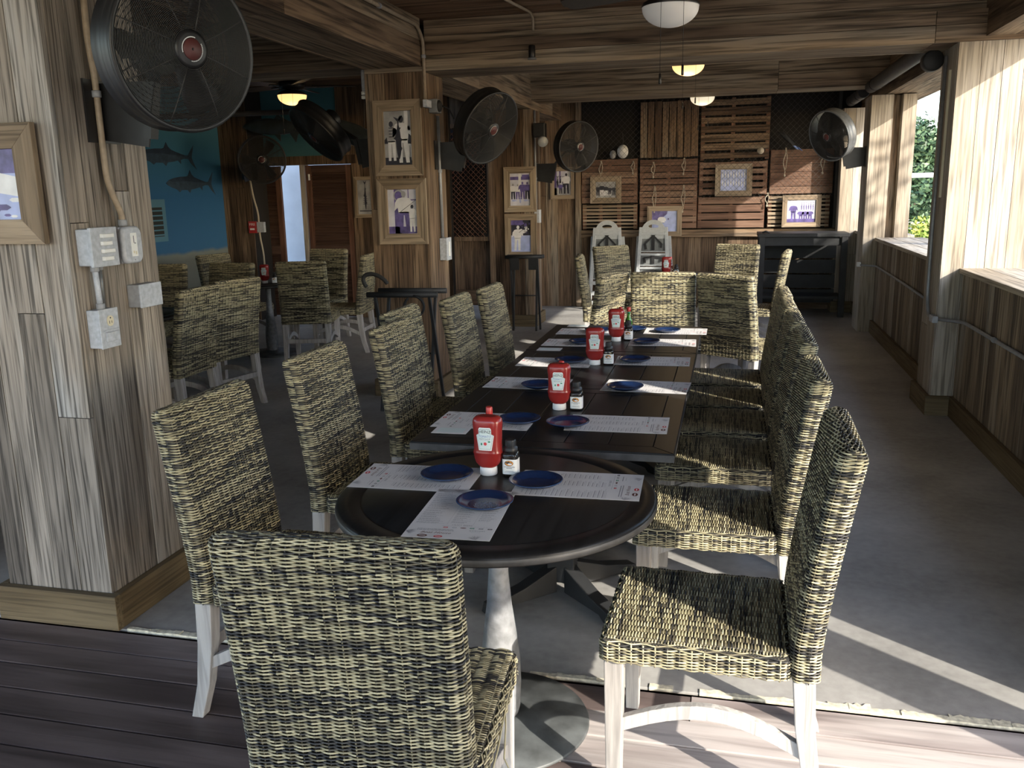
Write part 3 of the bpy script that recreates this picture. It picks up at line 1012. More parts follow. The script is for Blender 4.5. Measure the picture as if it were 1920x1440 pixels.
HP = PI / 2
G_L, G_R = 'wicker chairs along the inner side of the long table', 'wicker chairs along the window side of the long table'
G_F, G_S = 'wicker chairs at the far round table', 'wicker chairs in the dim side room'
CH = [
    # x, y, facing (0 = down the room), label, group
    (-0.715, 1.715, 0.07, 'wicker chair nearest the camera, back turned, at the head of the round table', None),
    (-0.02, 2.335, HP - 0.02, 'nearest wicker chair on the window side, seat half sunlit, beside the round table', G_R),
    (-0.02, 3.13, HP, 'second wicker chair from the camera on the window side, sunlit front corner', G_R),
    (0.00, 3.85, HP, 'third wicker chair from the camera on the window side, seat in shade', G_R),
    (0.00, 4.42, HP, 'fourth wicker chair from the camera on the window side of the long table', G_R),
    (0.00, 4.95, HP, 'fifth wicker chair from the camera on the window side, thin sun line on its seat', G_R),
    (0.01, 5.50, HP, 'farthest wicker chair on the window side of the long table, top edge in sun', G_R),
    (-1.29, 2.42, -HP, 'wicker chair nearest the camera on the inner side, beside the grey boxed column', G_L),
    (-1.29, 3.22, -HP, 'second wicker chair from the camera on the inner side, standing clear of the row', G_L),
    (-1.25, 3.97, -HP, 'third wicker chair from the camera on the inner side, first of the overlapping row', G_L),
    (-1.40, 4.47, -HP, 'wicker chair pulled back from the inner side row, only its top edge showing', G_L),
    (-1.27, 5.06, -HP, 'fifth wicker chair from the camera on the inner side, overlapping the chair in front', G_L),
    (-1.21, 5.64, -HP, 'farthest wicker chair on the inner side of the long table, set apart by a gap', G_L),
    (-0.465, 6.93, 0.0, 'sun-dappled wicker chair, back square to the camera, beyond the long table end', G_F),
    (0.165, 6.70, -0.60, 'dark shaded wicker chair just right of the sun-dappled chair beyond the table', G_F),
    (-1.12, 6.53, 1.28, 'reddish shaded wicker chair seen nearly edge-on left of the sun-dappled chair', G_F),
    (-1.05, 8.35, -HP + 0.12, 'wicker chair seen from its side at the left of the far round table', G_F),
    (-1.02, 9.44, -PI + 0.80, 'wicker chair with a bright sunlit back in front of the grey high chairs', G_F),
    (0.0, 9.52, PI - 0.30, 'wicker chair behind the far round table facing the camera, dark and tan checkered back', G_F),
    (0.22, 8.85, HP - 0.12, 'tall-looking wicker chair at the right of the far round table, sunlit outer edge', G_F),
    (-3.90, 5.42, HP + 0.02, 'dim wicker chair half behind the grey boxed column, back to the aisle', G_S),
    (-3.92, 6.06, HP - 0.25, 'dim wicker chair second from the grey column, yellowish strand at its corner', G_S),
    (-4.0, 7.95, 0.26, 'dim wicker chair, back to the camera, right of the side room bottles', G_S),
    (-4.48, 9.09, PI - 0.06, 'dim wicker chair facing the camera in front of the bright door gap', G_S),
    (-3.95, 8.58, HP + 0.12, 'dim wicker chair seen side-on with pale legs, nearest the framed fish picture', G_S),
    (-5.14, 8.55, -HP - 0.2, 'dim wicker chair in front of the boards beside the sea mural, facing the bottles', G_S),
    (-5.14, 7.02, PI + 0.15, 'dim wicker chair just visible past the edge of the grey column, below the mural sand', G_S),
    (-4.56, 7.16, PI - 0.05, 'dim wicker chair in front of the mural, behind the two chairs near the column', G_S),
]
for i, (x, y, rz, lab, grp) in enumerate(CH):
    if i == 0:
        chair0.location = (x, y, 0)
        chair0.rotation_euler = (0, 0, rz)
        chair0['label'] = lab
    else:
        dup(chair0, (x, y, 0), rz, lab, grp)
mb = MB()
mb.tube([(0.236, 0.10, 0.425), (0.250, 0.03, 0.405), (0.258, -0.04, 0.372), (0.275, -0.06, 0.355), (0.305, -0.05, 0.350), (0.330, -0.02, 0.338)], 0.0021, 6, tone=0.9)
mb.tube([(0.240, 0.20, 0.455), (0.243, 0.08, 0.43), (0.246, -0.05, 0.40), (0.243, -0.12, 0.38)], 0.0021, 6, tone=0.8)
mb.build('loose_strand', M['wicker'], chair0)

# ------------------------------------------------------------------ tables
TZ = 0.752


def round_table(label, loc, group=None, size=0.452):
    t = thing('round_table', label, 'table', loc, 0, group)
    mb = MB()
    R = size
    mb.lathe([(R - 0.02, TZ - 0.034), (R, TZ - 0.030), (R + 0.001, TZ - 0.006), (R - 0.006, TZ), (R - 0.068, TZ), (R - 0.071, TZ - 0.003), (R - 0.074, TZ - 0.0002), (0.001, TZ - 0.0002)], 96)
    top = mb.build('tabletop', M['table'], t)
    mb = MB()
    mb.lathe([(R - 0.0035, TZ - 0.0287), (R + 0.0021, TZ - 0.027), (R + 0.0024, TZ - 0.012), (R - 0.001, TZ - 0.0085)], 96, cap0=False, cap1=False)
    mb.build('edge_band', M['table_edge'], top)
    mb = MB()
    mb.lathe([(0.05, 0.03), (0.058, 0.06), (0.062, 0.14), (0.060, 0.22), (0.050, 0.31), (0.038, 0.40), (0.030, 0.50), (0.027, 0.60), (0.029, 0.70), (0.045, 0.717)], 32)
    mb.build('pedestal', M['concrete_grey'], t)
    mb = MB()
    mb.lathe([(0.265, 0.0), (0.272, 0.006), (0.268, 0.014), (0.12, 0.022), (0.075, 0.034), (0.05, 0.036)], 64)
    mb.build('base', M['base_disc'], t)
    return t


def square_table(label, x0, x1, y0, y1, group=None):
    cx, cy = (x0 + x1) / 2, (y0 + y1) / 2
    t = thing('square_table', label, 'table', (cx, cy, 0), 0, group)
    hx, hy = (x1 - x0) / 2, (y1 - y0) / 2
    e = 0.075
    mb = MB()
    for sx in (-1, 1):
        mb.prism([(sx * hx, -hy), (sx * hx, hy), (sx * (hx - e), hy - e), (sx * (hx - e), -hy + e)][::sx], TZ - 0.032, TZ, 'xy', 0, 0.4 + 0.2 * sx)
    for sy in (-1, 1):
        mb.prism([(-hx, sy * hy), (hx, sy * hy), (hx - e, sy * (hy - e)), (-hx + e, sy * (hy - e))][::sy], TZ - 0.032, TZ, 'xy', 0, 0.5 + 0.2 * sy)
    n = 5
    wd = 2 * (hx - e) / n
    for i in range(n):
        mb.box(-hx + e + i * wd + 0.0012, -hx + e + (i + 1) * wd - 0.0012, -hy + e + 0.0015, hy - e - 0.0015, TZ - 0.026, TZ - 0.0006, 0, RND.random())
    top = mb.build('tabletop', M['table'], t, 0.0025)
    mb = MB()
    for a in (0, 1, 2, 3):
        p = [(-hx - 0.0012, -hy - 0.0012), (hx + 0.0012, -hy - 0.0012), (hx + 0.0012, hy + 0.0012), (-hx - 0.0012, hy + 0.0012)]
        b = (a + 1) % 4
        mb.add([(*p[a], TZ - 0.030), (*p[b], TZ - 0.030), (*p[b], TZ - 0.006), (*p[a], TZ - 0.006)], [(0, 1, 2, 3)])
    mb.build('edge_band', M['table_edge'], top)
    mb = MB()
    mb.box(-0.30, 0.30, -0.04, 0.04, TZ - 0.075, TZ - 0.034); mb.box(-0.04, 0.04, -0.30, 0.30, TZ - 0.076, TZ - 0.035)
    mb.build('cleat', M['black_metal'], t)
    mb = MB()
    mb.box(-0.055, 0.055, -0.055, 0.055, 0.06, TZ - 0.076)
    mb.build('post', M['bench'], t, 0.004)
    for a in range(4):
        q = Matrix.Rotation(a * HP + PI / 4, 4, 'Z')
        mb = MB()
        mb.prism([(0.05, 0.02), (0.05, 0.13), (0.20, 0.075), (0.36, 0.04), (0.37, 0.0), (0.31, 0.0), (0.28, 0.02)], -0.03, 0.03, 'xz')
        mb.transform(q)
        mb.build('foot', M['bench'], t, 0.003)
    return t

round_table('black round table nearest the camera at the end of the long table', (-0.642, 2.378, 0), None, 0.466)
TX0, TX1 = -1.085, -0.155
G_T = 'black square tables pushed together into the long table'
square_table('first black square table from the camera, against the near round table', TX0, TX1, 2.850, 3.775, G_T)
square_table('middle black square table of the long row', TX0 + 0.01, TX1 + 0.005, 3.783, 4.700, G_T)
square_table('farthest black square table of the long row, half in sun', TX0 + 0.005, TX1 + 0.005, 4.708, 5.640, G_T)
round_table('far round table by the back wall pallets', (-0.40, 8.98, 0))
round_table('round table with bottles in the dim side room', (-4.62, 8.25, 0))
round_table('dark round table behind the grey column in the side room', (-4.50, 5.80, 0))

# ------------------------------------------------------------------ things on the tables
def surf_y(x, w, d, n=2.6):
    return d * max(0.0, 1 - min(1.0, abs(x / w)) ** n) ** (1 / n)


def superell(w, d, z, k=40, n=2.6):
    out = []
    for i in range(k):
        a = 2 * PI * i / k
        ca, sa = math.cos(a), math.sin(a)
        out.append((w * math.copysign(abs(ca) ** (2 / n), ca), d * math.copysign(abs(sa) ** (2 / n), sa), z))
    return out

KP = [(0.026, 0.0255, 0.024), (0.031, 0.032, 0.026), (0.040, 0.040, 0.0285), (0.055, 0.0445, 0.030), (0.070, 0.0465, 0.031), (0.0725, 0.0480, 0.0320), (0.0755, 0.0465, 0.031),
      (0.082, 0.0450, 0.0305), (0.100, 0.0440, 0.030), (0.125, 0.0445, 0.030), (0.145, 0.0455, 0.0305), (0.158, 0.0470, 0.031), (0.170, 0.0470, 0.031), (0.180, 0.0440, 0.029), (0.186, 0.0375, 0.024), (0.1885, 0.028, 0.017)]


def ket_front(x, z, off):
    for (z0, w0, d0), (z1, w1, d1) in zip(KP, KP[1:]):
        if z0 <= z <= z1:
            f = (z - z0) / (z1 - z0)
            return -surf_y(x, w0 + (w1 - w0) * f, d0 + (d1 - d0) * f) - off
    return -0.03 - off


def keystone(mb, s, off, m):
    """the label's shouldered outline, laid on the curved front of the bottle"""
    zc = 0.120
    def half(z):
        h = (z - zc) / s
        if h > 0.037:
            return None
        if h > 0.0165:
            return 0.0205 * s if h < 0.030 else 0.0205 * s * math.sqrt(max(0, 1 - ((h - 0.030) / 0.0085) ** 2 * 0.55))
        return (0.0205 + (h + 0.036) / 0.0525 * 0.0085) * s
    zs = [zc + s * (-0.036 + 0.0525 * i / 10) for i in range(11)] + [zc + s * (0.0166 + 0.0134 * i / 3) for i in range(4)] + [zc + s * (0.030 + 0.0068 * i / 5) for i in range(1, 6)]
    n = 10
    rows = []
    for z in zs:
        h = half(z) or 0.014 * s
        rows.append([(h * (-1 + 2 * j / n), ket_front(h * (-1 + 2 * j / n), z, off), z) for j in range(n + 1)])
    o = len(mb.v)
    for r in rows:
        mb.v.extend(r)
    for i in range(len(rows) - 1):
        for j in range(n):
            a = o + i * (n + 1) + j
            mb.f.append([a, a + 1, a + n + 2, a + n + 1]); mb.m.append(m); mb.t.append(0.5); mb.s.append(True)


def put_text(mb, body, size, x, z, off, m, arc=0.0, shear=0.0, fn=ket_front):
    vs, fs = text_mesh(body, size, shear)
    out = []
    for vx, vy, _ in vs:
        px, pz = x + vx, z + vy - arc * vx * vx
        out.append((px, fn(px, pz, off), pz))
    mb.add(out, fs, m)


def make_ketchup():
    t = thing('ketchup_bottle', '', 'ketchup')
    mb = MB()
    mb.loft([superell(w_, d_, z) for z, w_, d_ in KP])
    body = mb.build('bottle', M['ketchup'], t)
    mb = MB()
    mb.lathe([(0.026, 0.0), (0.0275, 0.002), (0.0265, 0.024), (0.024, 0.0265)], 36)
    for i in range(36):
        a = 2 * PI * i / 36
        mb.bar((0.0270 * math.cos(a), 0.0270 * math.sin(a), 0.003), (0.0264 * math.cos(a), 0.0264 * math.sin(a), 0.023), 0.0012, 0.0012)
    mb.build('cap', M['white_plastic'], t)
    mb = MB()
    keystone(mb, 1.0, 0.0005, 0); keystone(mb, 0.90, 0.0008, 1); keystone(mb, 0.865, 0.0011, 2)
    lab = mb.build('label', [M['label_white'], M['label_line'], M['label_grey']], t)
    mb = MB()
    put_text(mb, 'HEINZ', 0.0135, 0, 0.1440, 0.0015, 0, arc=5)
    put_text(mb, 'TOMATO', 0.0095, 0, 0.1285, 0.0015, 1, arc=-3)
    put_text(mb, 'KETCHUP', 0.0080, 0, 0.1195, 0.0015, 2, arc=-3)
    for i in range(12):
        pass
    def blob(cx, cz, rx, rz, m):
        mb.poly([(cx + rx * math.cos(2 * PI * i / 18), ket_front(cx + rx * math.cos(2 * PI * i / 18), cz, 0.0016), cz + rz * math.sin(2 * PI * i / 18)) for i in range(18)][::-1], m)
    blob(0.001, 0.1055, 0.0052, 0.0052, 3)
    blob(-0.011, 0.1045, 0.0028, 0.0042, 4); blob(0.0135, 0.1125, 0.0042, 0.0024, 4)
    mb.build('lettering', [M['ink'], M['ink_blue'], M['ink_grey'], M['ink_red'], M['ink_green']], lab)
    return t

ket0 = make_ketchup()


def make_spice():
    t = thing('pepper_jar', '', 'spice jar')
    mb = MB()
    W = 0.0245
    prof = [(0.0, 0.92), (0.003, 1.0), (0.066, 1.0), (0.073, 0.93), (0.077, 0.74)]
    mb.loft([superell(W * k, W * k, z, 32, 4.5) for z, k in prof])
    mb.build('glass_jar', M['glass'], t)
    mb = MB()
    mb.loft([superell(W * 0.90 * k, W * 0.90 * k, z, 32, 4.5) for z, k in [(0.003, 0.95), (0.006, 1.0), (0.062, 1.0), (0.064, 0.98)]])
    mb.build('pepper_fill', M['pepper'], t)
    mb = MB()
    mb.lathe([(0.0205, 0.0765), (0.0215, 0.079), (0.0212, 0.090), (0.0160, 0.093), (0.0155, 0.112), (0.0135, 0.115)], 28)
    for i in range(24):
        a = 2 * PI * i / 24
        mb.bar((0.0161 * math.cos(a), 0.0161 * math.sin(a), 0.094), (0.0157 * math.cos(a), 0.0157 * math.sin(a), 0.111), 0.0014, 0.0014)
    mb.build('grinder_cap', M['black_metal'], t)
    mb = MB()
    ring = superell(W + 0.0004, W + 0.0004, 0, 64, 4.5)
    fr = [p for p in ring if p[1] < 0.006 * 0 + 0.012]
    fr.sort(key=lambda p: math.atan2(p[0], -p[1]))
    for a, b in zip(fr, fr[1:]):
        mb.add([(a[0], a[1], 0.008), (b[0], b[1], 0.008), (b[0], b[1], 0.056), (a[0], a[1], 0.056)], [(0, 1, 2, 3)], 0, 0.5, True)
    lab = mb.build('label', M['label_white'], t)
    mb = MB()
    y = -W - 0.0009
    def ell(cx, cz, rx, rz, m, yy, n=24):
        mb.poly([(cx + rx * math.cos(2 * PI * i / n), yy, cz + rz * math.sin(2 * PI * i / n)) for i in range(n)], m)
    ell(-0.001, 0.044, 0.0140, 0.0088, 0, y)
    ell(0.0, 0.0440, 0.0125, 0.0076, 1, y - 0.0002)
    o = [(-0.012 + a * 0.021, y - 0.0004, 0.0455 + b * 0.0055) for a, b in fish_outline(1, 1)]
    mb.poly(o[::-1], 0)
    ell(0.002, 0.0415, 0.007, 0.003, 2, y - 0.0006)
    for i, (wd, z) in enumerate(((0.034, 0.031), (0.018, 0.0265), (0.024, 0.0185), (0.030, 0.0155))):
        x = -wd / 2
        while x < wd / 2:
            l = RND.uniform(0.0014, 0.003)
            h = 0.0026 if i < 2 else 0.0012
            mb.add([(x, y, z), (x + l, y, z), (x + l, y, z + h), (x, y, z + h)], [(0, 1, 2, 3)], 3)
            x += l + 0.0009
    mb.build('label_print', [M['ink'], M['orange'], M['label_white'], M['ink_grey']], lab)
    return t

spi0 = make_spice()


def make_hot(name, glass, cap_mat):
    t = thing(name, '', 'sauce bottle')
    mb = MB()
    mb.lathe([(0.0175, 0.0), (0.019, 0.002), (0.019, 0.080), (0.0175, 0.090), (0.011, 0.103), (0.0085, 0.110), (0.0082, 0.128)], 28)
    mb.build('bottle', glass, t)
    t.scale = (1.15, 1.15, 1.17)
    mb = MB()
    mb.lathe([(0.0090, 0.126), (0.0092, 0.135)], 20); mb.build('neck_band', M['ink_green'], t)
    mb = MB()
    mb.lathe([(0.0100, 0.134), (0.0102, 0.136), (0.0098, 0.154), (0.0085, 0.156)], 8)
    mb.build('cap', cap_mat, t)
    mb = MB()
    for sgn in (1,):
        mb.poly([(0, -0.0194, 0.030), (0.014, -0.0150, 0.048), (0, -0.0194, 0.066), (-0.014, -0.0150, 0.048)])
    mb.build('label', M['label_white'], t)
    return t

hot0 = make_hot('hot_sauce_bottle', M['hot_glass'], M['red_cap'])
green0 = make_hot('green_sauce_bottle', M['green_glass'], M['red_cap'])

KET = [(-0.71, 2.545, -0.05, 'red ketchup bottle on the near round table'),
       (-0.645, 3.40, 0.02, 'red ketchup bottle on the first square table from the camera'),
       (-0.638, 4.335, 0.06, 'red ketchup bottle on the middle square table, in shade'),
       (-0.618, 5.045, 0.05, 'bright sunlit red ketchup bottle on the farthest square table'),
       (-0.60, 8.95, 0.0, 'small far ketchup bottle on the round table by the back wall'),
       (-4.55, 8.08, 0.3, 'ketchup bottle on the round table in the dim side room')]
for i, (x, y, rz, lab) in enumerate(KET):
    if i == 0:
        ket0.location = (x, y, TZ); ket0.rotation_euler = (0, 0, rz); ket0['label'] = lab; ket0['group'] = 'ketchup bottles on the tables'
    else:
        dup(ket0, (x, y, TZ), rz, lab)
SPI = [(-0.638, 2.548, 0.0, 'black-capped pepper jar on the near round table beside its ketchup'),
       (-0.575, 3.405, 0.0, 'black-capped pepper jar on the first square table from the camera'),
       (-0.570, 4.345, 0.05, 'black-capped pepper jar on the middle square table, in shade'),
       (-0.552, 5.085, 0.0, 'black-capped pepper jar in sun on the farthest square table'),
       (-0.50, 8.93, 0.0, 'dark-capped jar beside the far ketchup bottle by the back wall'),
       (-4.43, 8.06, 0.3, 'pepper jar on the round table in the dim side room')]
for i, (x, y, rz, lab) in enumerate(SPI):
    if i == 0:
        spi0.location = (x, y, TZ); spi0.rotation_euler = (0, 0, rz); spi0['label'] = lab; spi0['group'] = 'pepper jars on the tables'
    else:
        dup(spi0, (x, y, TZ), rz, lab)
HOT = [(-0.741, 2.68, 'red-capped sauce bottle behind the ketchup on the near round table'),
       (-0.650, 3.48, 'red-capped sauce bottle behind the ketchup on the first square table'),
       (-0.607, 5.16, 'red-capped sauce bottle behind the sunlit ketchup on the farthest square table'),
       (-0.56, 9.02, 'red-capped sauce bottle beside the far ketchup by the back wall'),
       (-4.38, 8.13, 'dark sauce bottle beside the pepper jar in the dim side room')]
for i, (x, y, lab) in enumerate(HOT):
    if i == 0:
        hot0.location = (x, y, TZ); hot0['label'] = lab; hot0['group'] = 'red-capped sauce bottles on the tables'
    else:
        dup(hot0, (x, y, TZ), 0.2, lab)
green0.location = (-0.560, 5.165, TZ)
green0['label'] = 'green sauce bottle with a red cap behind the sunlit pepper jar'

# plates
def make_plate():
    t = thing('plate', '', 'plate')
    mb = MB()
    R = 0.0815
    mb.lathe([(0.046, 0.0), (0.050, 0.001), (0.066, 0.007), (R - 0.002, 0.0155), (R - 0.0004, 0.0168), (R - 0.0008, 0.0182), (R - 0.003, 0.0185), (0.066, 0.0110), (0.052, 0.0055), (0.046, 0.0045), (0.001, 0.0042)], 64)
    d = mb.build('dish', M['plate'], t)
    mb = MB()
    mb.lathe([(R - 0.0012, 0.0172), (R + 0.0002, 0.0178), (R - 0.0006, 0.0188), (R - 0.0026, 0.0190)], 64, cap0=False, cap1=False)
    mb.build('rim', M['plate_rim'], t)
    return t

pl0 = make_plate()
PZ = TZ + 0.0022
PLT = [(-0.645, 2.262, 'navy plate with pale scatter on it, nearest the camera on the round table'),
       (-0.826, 2.478, 'navy plate left of the ketchup on the near round table'),
       (-0.541, 2.462, 'navy plate right of the ketchup on the near round table'),
       (-0.756, 3.165, 'navy plate at the near left place of the first square table'),
       (-0.566, 3.150, 'navy plate at the near right place of the first square table'),
       (-0.806, 3.770, 'navy plate at the left of the gap between the first and middle square tables'),
       (-0.424, 3.790, 'navy plate at the right of the gap between the first and middle square tables'),
       (-0.768, 4.365, 'navy plate at the left of the middle square table'),
       (-0.448, 4.430, 'navy plate at the right of the middle square table, in shade'),
       (-0.794, 4.93, 'navy plate half in shade at the near left of the farthest square table'),
       (-0.443, 4.98, 'bright blue sunlit plate at the near right of the farthest square table'),
       (-0.770, 5.36, 'blue plate at the far left of the farthest square table'),
       (-0.350, 5.40, 'bright blue sunlit plate at the far right of the farthest square table'),
       (-0.560, 5.44, 'blue plate at the head end of the farthest square table, behind the green bottle'),
       (-0.25, 8.90, 'blue sunlit plate on the far round table by the back wall')]
for i, (x, y, lab) in enumerate(PLT):
    if i == 0:
        pl0.location = (x, y, PZ); pl0['label'] = lab; pl0['group'] = 'navy plates on the tables'
    else:
        dup(pl0, (x, y, PZ), RND.uniform(0, 6), lab)
mb = MB()
r = random.Random(3)
for i in range(420):
    a, q = r.uniform(0, 2 * PI), 0.038 * math.sqrt(r.random())
    x, y, s = 0.008 + q * math.cos(a), -0.012 + q * math.sin(a) * 0.75, r.uniform(0.0005, 0.0012)
    mb.box(x - s, x + s, y - s, y + s, 0.0042, 0.0042 + s)
sc = mb.build('salt_scatter', M['salt'])
sc['kind'] = 'stuff'
sc['label'] = 'pale grains scattered on the nearest navy plate'
sc['category'] = 'salt'
sc.location = (-0.645, 2.262, PZ)

# paper menus: 0.375 x 0.235, printed the long way
MW, MH = 0.235, 0.375


def make_menu():
    t = thing('paper_menu', '', 'menu')
    mb = MB()
    n = 8
    o = 0
    for s, z in ((1, 0.0009), (-1, 0.0003)):
        mb.add([(-MW / 2, -MH / 2, z), (MW / 2, -MH / 2, z), (MW / 2, MH / 2, z), (-MW / 2, MH / 2, z)], [(0, 1, 2, 3)[::s]])
    mb.add([(-MW / 2, -MH / 2, 0.0003), (MW / 2, -MH / 2, 0.0003), (MW / 2, MH / 2, 0.0003), (-MW / 2, MH / 2, 0.0003),
            (-MW / 2, -MH / 2, 0.0009), (MW / 2, -MH / 2, 0.0009), (MW / 2, MH / 2, 0.0009), (-MW / 2, MH / 2, 0.0009)],
           [(0, 1, 5, 4), (1, 2, 6, 5), (2, 3, 7, 6), (3, 0, 4, 7)])
    sheet = mb.build('sheet', M['paper'], t)
    mb = MB()
    r = random.Random(8)
    Z = 0.00115

    def line(x0, x1, y, h, m):
        x = x0
        while x < x1 - 0.002:
            l = min(r.uniform(0.003, 0.011), x1 - x)
            mb.add([(x, y, Z), (x + l, y, Z), (x + l, y + h, Z), (x, y + h, Z)], [(0, 1, 2, 3)], m)
            x += l + 0.0013

    def words(body, size, x, y, m, shear=0.0):
        vs, fs = text_mesh(body, size, shear)
        mb.add([(x + a, y + b, Z) for a, b, _ in vs], fs, m)

    def column_of(x0, x1, ya, yb):
        y = ya
        while y > yb:
            line(x0, x0 + (x1 - x0) * r.uniform(0.45, 0.8), y, 0.0022, 1)
            for _ in range(r.choice((1, 2))):
                y -= 0.0042
                line(x0, x0 + (x1 - x0) * r.uniform(0.6, 1.0), y, 0.0013, 2)
            y -= 0.0085
    words('RAW & CHILLED', 0.0085, -0.062, MH / 2 - 0.030, 1)
    column_of(-0.107, -0.028, MH / 2 - 0.045, -0.092)
    column_of(-0.012, 0.045, MH / 2 - 0.035, -0.075)
    column_of(0.058, 0.108, MH / 2 - 0.035, -0.06)
    for x in (-0.020, 0.051):
        mb.add([(x, -0.09, Z), (x + 0.0006, -0.09, Z), (x + 0.0006, 0.15, Z), (x, 0.15, Z)], [(0, 1, 2, 3)], 2)
    words('CRAFT BEERS', 0.0095, 0.022, -0.092, 1)
    line(-0.03, 0.105, -0.101, 0.0014, 2)
    for i, m in enumerate((3, 2, 5, 4, 1, 0)):
        x = -0.018 + i * 0.024
        if i == 2:
            mb.add([(x + 0.0085 * math.cos(2 * PI * k / 16), -0.1105 + 0.003 * math.sin(2 * PI * k / 16), Z) for k in range(16)], [tuple(range(16))], m)
        else:
            mb.add([(x - 0.006, -0.114, Z), (x + 0.006, -0.114, Z), (x + 0.006, -0.107, Z), (x - 0.006, -0.107, Z)], [(0, 1, 2, 3)], m)
            mb.add([(x - 0.004, -0.1113, Z + 0.0001), (x + 0.004, -0.1113, Z + 0.0001), (x + 0.004, -0.1100, Z + 0.0001), (x - 0.004, -0.1100, Z + 0.0001)], [(0, 1, 2, 3)], 6)
    for y in (-0.128, -0.135):
        line(-0.09, 0.01, y, 0.0026, 1)
    line(0.05, 0.092, -0.128, 0.0026, 1); line(0.055, 0.082, -0.137, 0.0016, 2)
    words('Boat House', 0.017, -0.035, -0.150, 5, 0.35)
    # badge logos and leaf sprays at the corners
    for cx, cy, rx, m in ((-0.065, -0.172, 0.014, 5), (-0.022, -0.174, 0.012, 3)):
        mb.add([(cx + rx * math.cos(2 * PI * k / 20), cy + rx * 0.62 * math.sin(2 * PI * k / 20), Z) for k in range(20)], [tuple(range(20))], m)
        mb.add([(cx - rx * 0.6, cy - 0.0016, Z + 0.0001), (cx + rx * 0.6, cy - 0.0016, Z + 0.0001), (cx + rx * 0.6, cy + 0.0016, Z + 0.0001), (cx - rx * 0.6, cy + 0.0016, Z + 0.0001)], [(0, 1, 2, 3)], 6)
    for cx, cy, a0 in ((-0.1175, -0.145, -0.9), (-0.1175, 0.182, -1.3), (0.1175, 0.165, 2.6), (0.08, -0.186, 1.2)):
        for k in range(9):
            a = a0 + k * 0.17
            p = [(cx, cy), (cx + 0.018 * math.cos(a - 0.05), cy + 0.018 * math.sin(a - 0.05)), (cx + 0.030 * math.cos(a), cy + 0.030 * math.sin(a)), (cx + 0.018 * math.cos(a + 0.05), cy + 0.018 * math.sin(a + 0.05))]
            p = [(max(-MW / 2 + 0.001, min(MW / 2 - 0.001, u)), max(-MH / 2 + 0.001, min(MH / 2 - 0.001, v)), Z) for u, v in p]
            mb.add(p, [(0, 1, 2, 3)], 1 if k % 3 else 2)
    mb.build('print', [M['ink'], M['ink_grey'], M['ink_faint'], M['ink_red'], M['ink_green'], M['ink_brown'], M['label_white']], sheet)
    return t

menu0 = make_menu()
MEN = [(-0.692, 2.196, 0.0 + 0.05, 'paper menu under the nearest navy plate, pointing at the camera'),
       (-0.918, 2.468, -HP + 0.03, 'paper menu lying left on the near round table'),
       (-0.415, 2.488, HP + 0.03, 'paper menu lying right on the near round table'),
       (-0.890, 3.170, -HP, 'paper menu at the near left of the first square table, beside a white card'),
       (-0.385, 3.205, HP + 0.02, 'paper menu at the near right of the first square table'),
       (-0.875, 3.852, -HP - 0.02, 'paper menu across the left of the gap between the first and middle square tables'),
       (-0.338, 3.862, HP - 0.05, 'paper menu across the right of the gap between the first and middle square tables'),
       (-0.845, 4.362, -HP, 'paper menu at the left of the middle square table'),
       (-0.360, 4.460, HP + 0.02, 'paper menu at the right of the middle square table, in shade'),
       (-0.835, 4.955, -HP, 'paper menu at the near left of the farthest square table'),
       (-0.350, 5.020, HP + 0.03, 'sunlit paper menu at the near right of the farthest square table'),
       (-0.830, 5.360, -HP, 'paper menu at the far left of the farthest square table'),
       (-0.300, 5.440, HP, 'sunlit paper menu at the far right of the farthest square table'),
       (-0.10, 8.93, HP + 0.4, 'sunlit paper menu on the far round table by the back wall')]
for i, (x, y, rz, lab) in enumerate(MEN):
    if i == 0:
        menu0.location = (x, y, TZ); menu0.rotation_euler = (0, 0, rz); menu0['label'] = lab; menu0['group'] = 'paper menus on the tables'
    else:
        dup(menu0, (x, y, TZ), rz, lab)
for x, y, rz, lab in ((-0.979, 3.008, 0.03, 'small white card by the left menu of the first square table'),
                      (-0.948, 4.720, 0.0, 'small white card at the left of the seam before the farthest square table'),
                      (-0.93, 5.585, 0.0, 'small white card at the far left corner of the farthest square table')):
    mb = MB(); mb.box(-0.066, 0.066, -0.044, 0.044, 0.0016, 0.0026); mb.box(-0.05, 0.05, -0.03, 0.03, 0.0026, 0.0028, 1)
    c = mb.build('table_card', [M['paper'], M['label_grey']])
    c.location = (x, y, TZ); c.rotation_euler = (0, 0, rz)
    tag(c, lab, 'card', 'white cards on the long table')

# ------------------------------------------------------------------ wall fans
def ring_pts(c, u, v, r, n):
    return [c + (u * math.cos(2 * PI * i / n) + v * math.sin(2 * PI * i / n)) * r for i in range(n)]


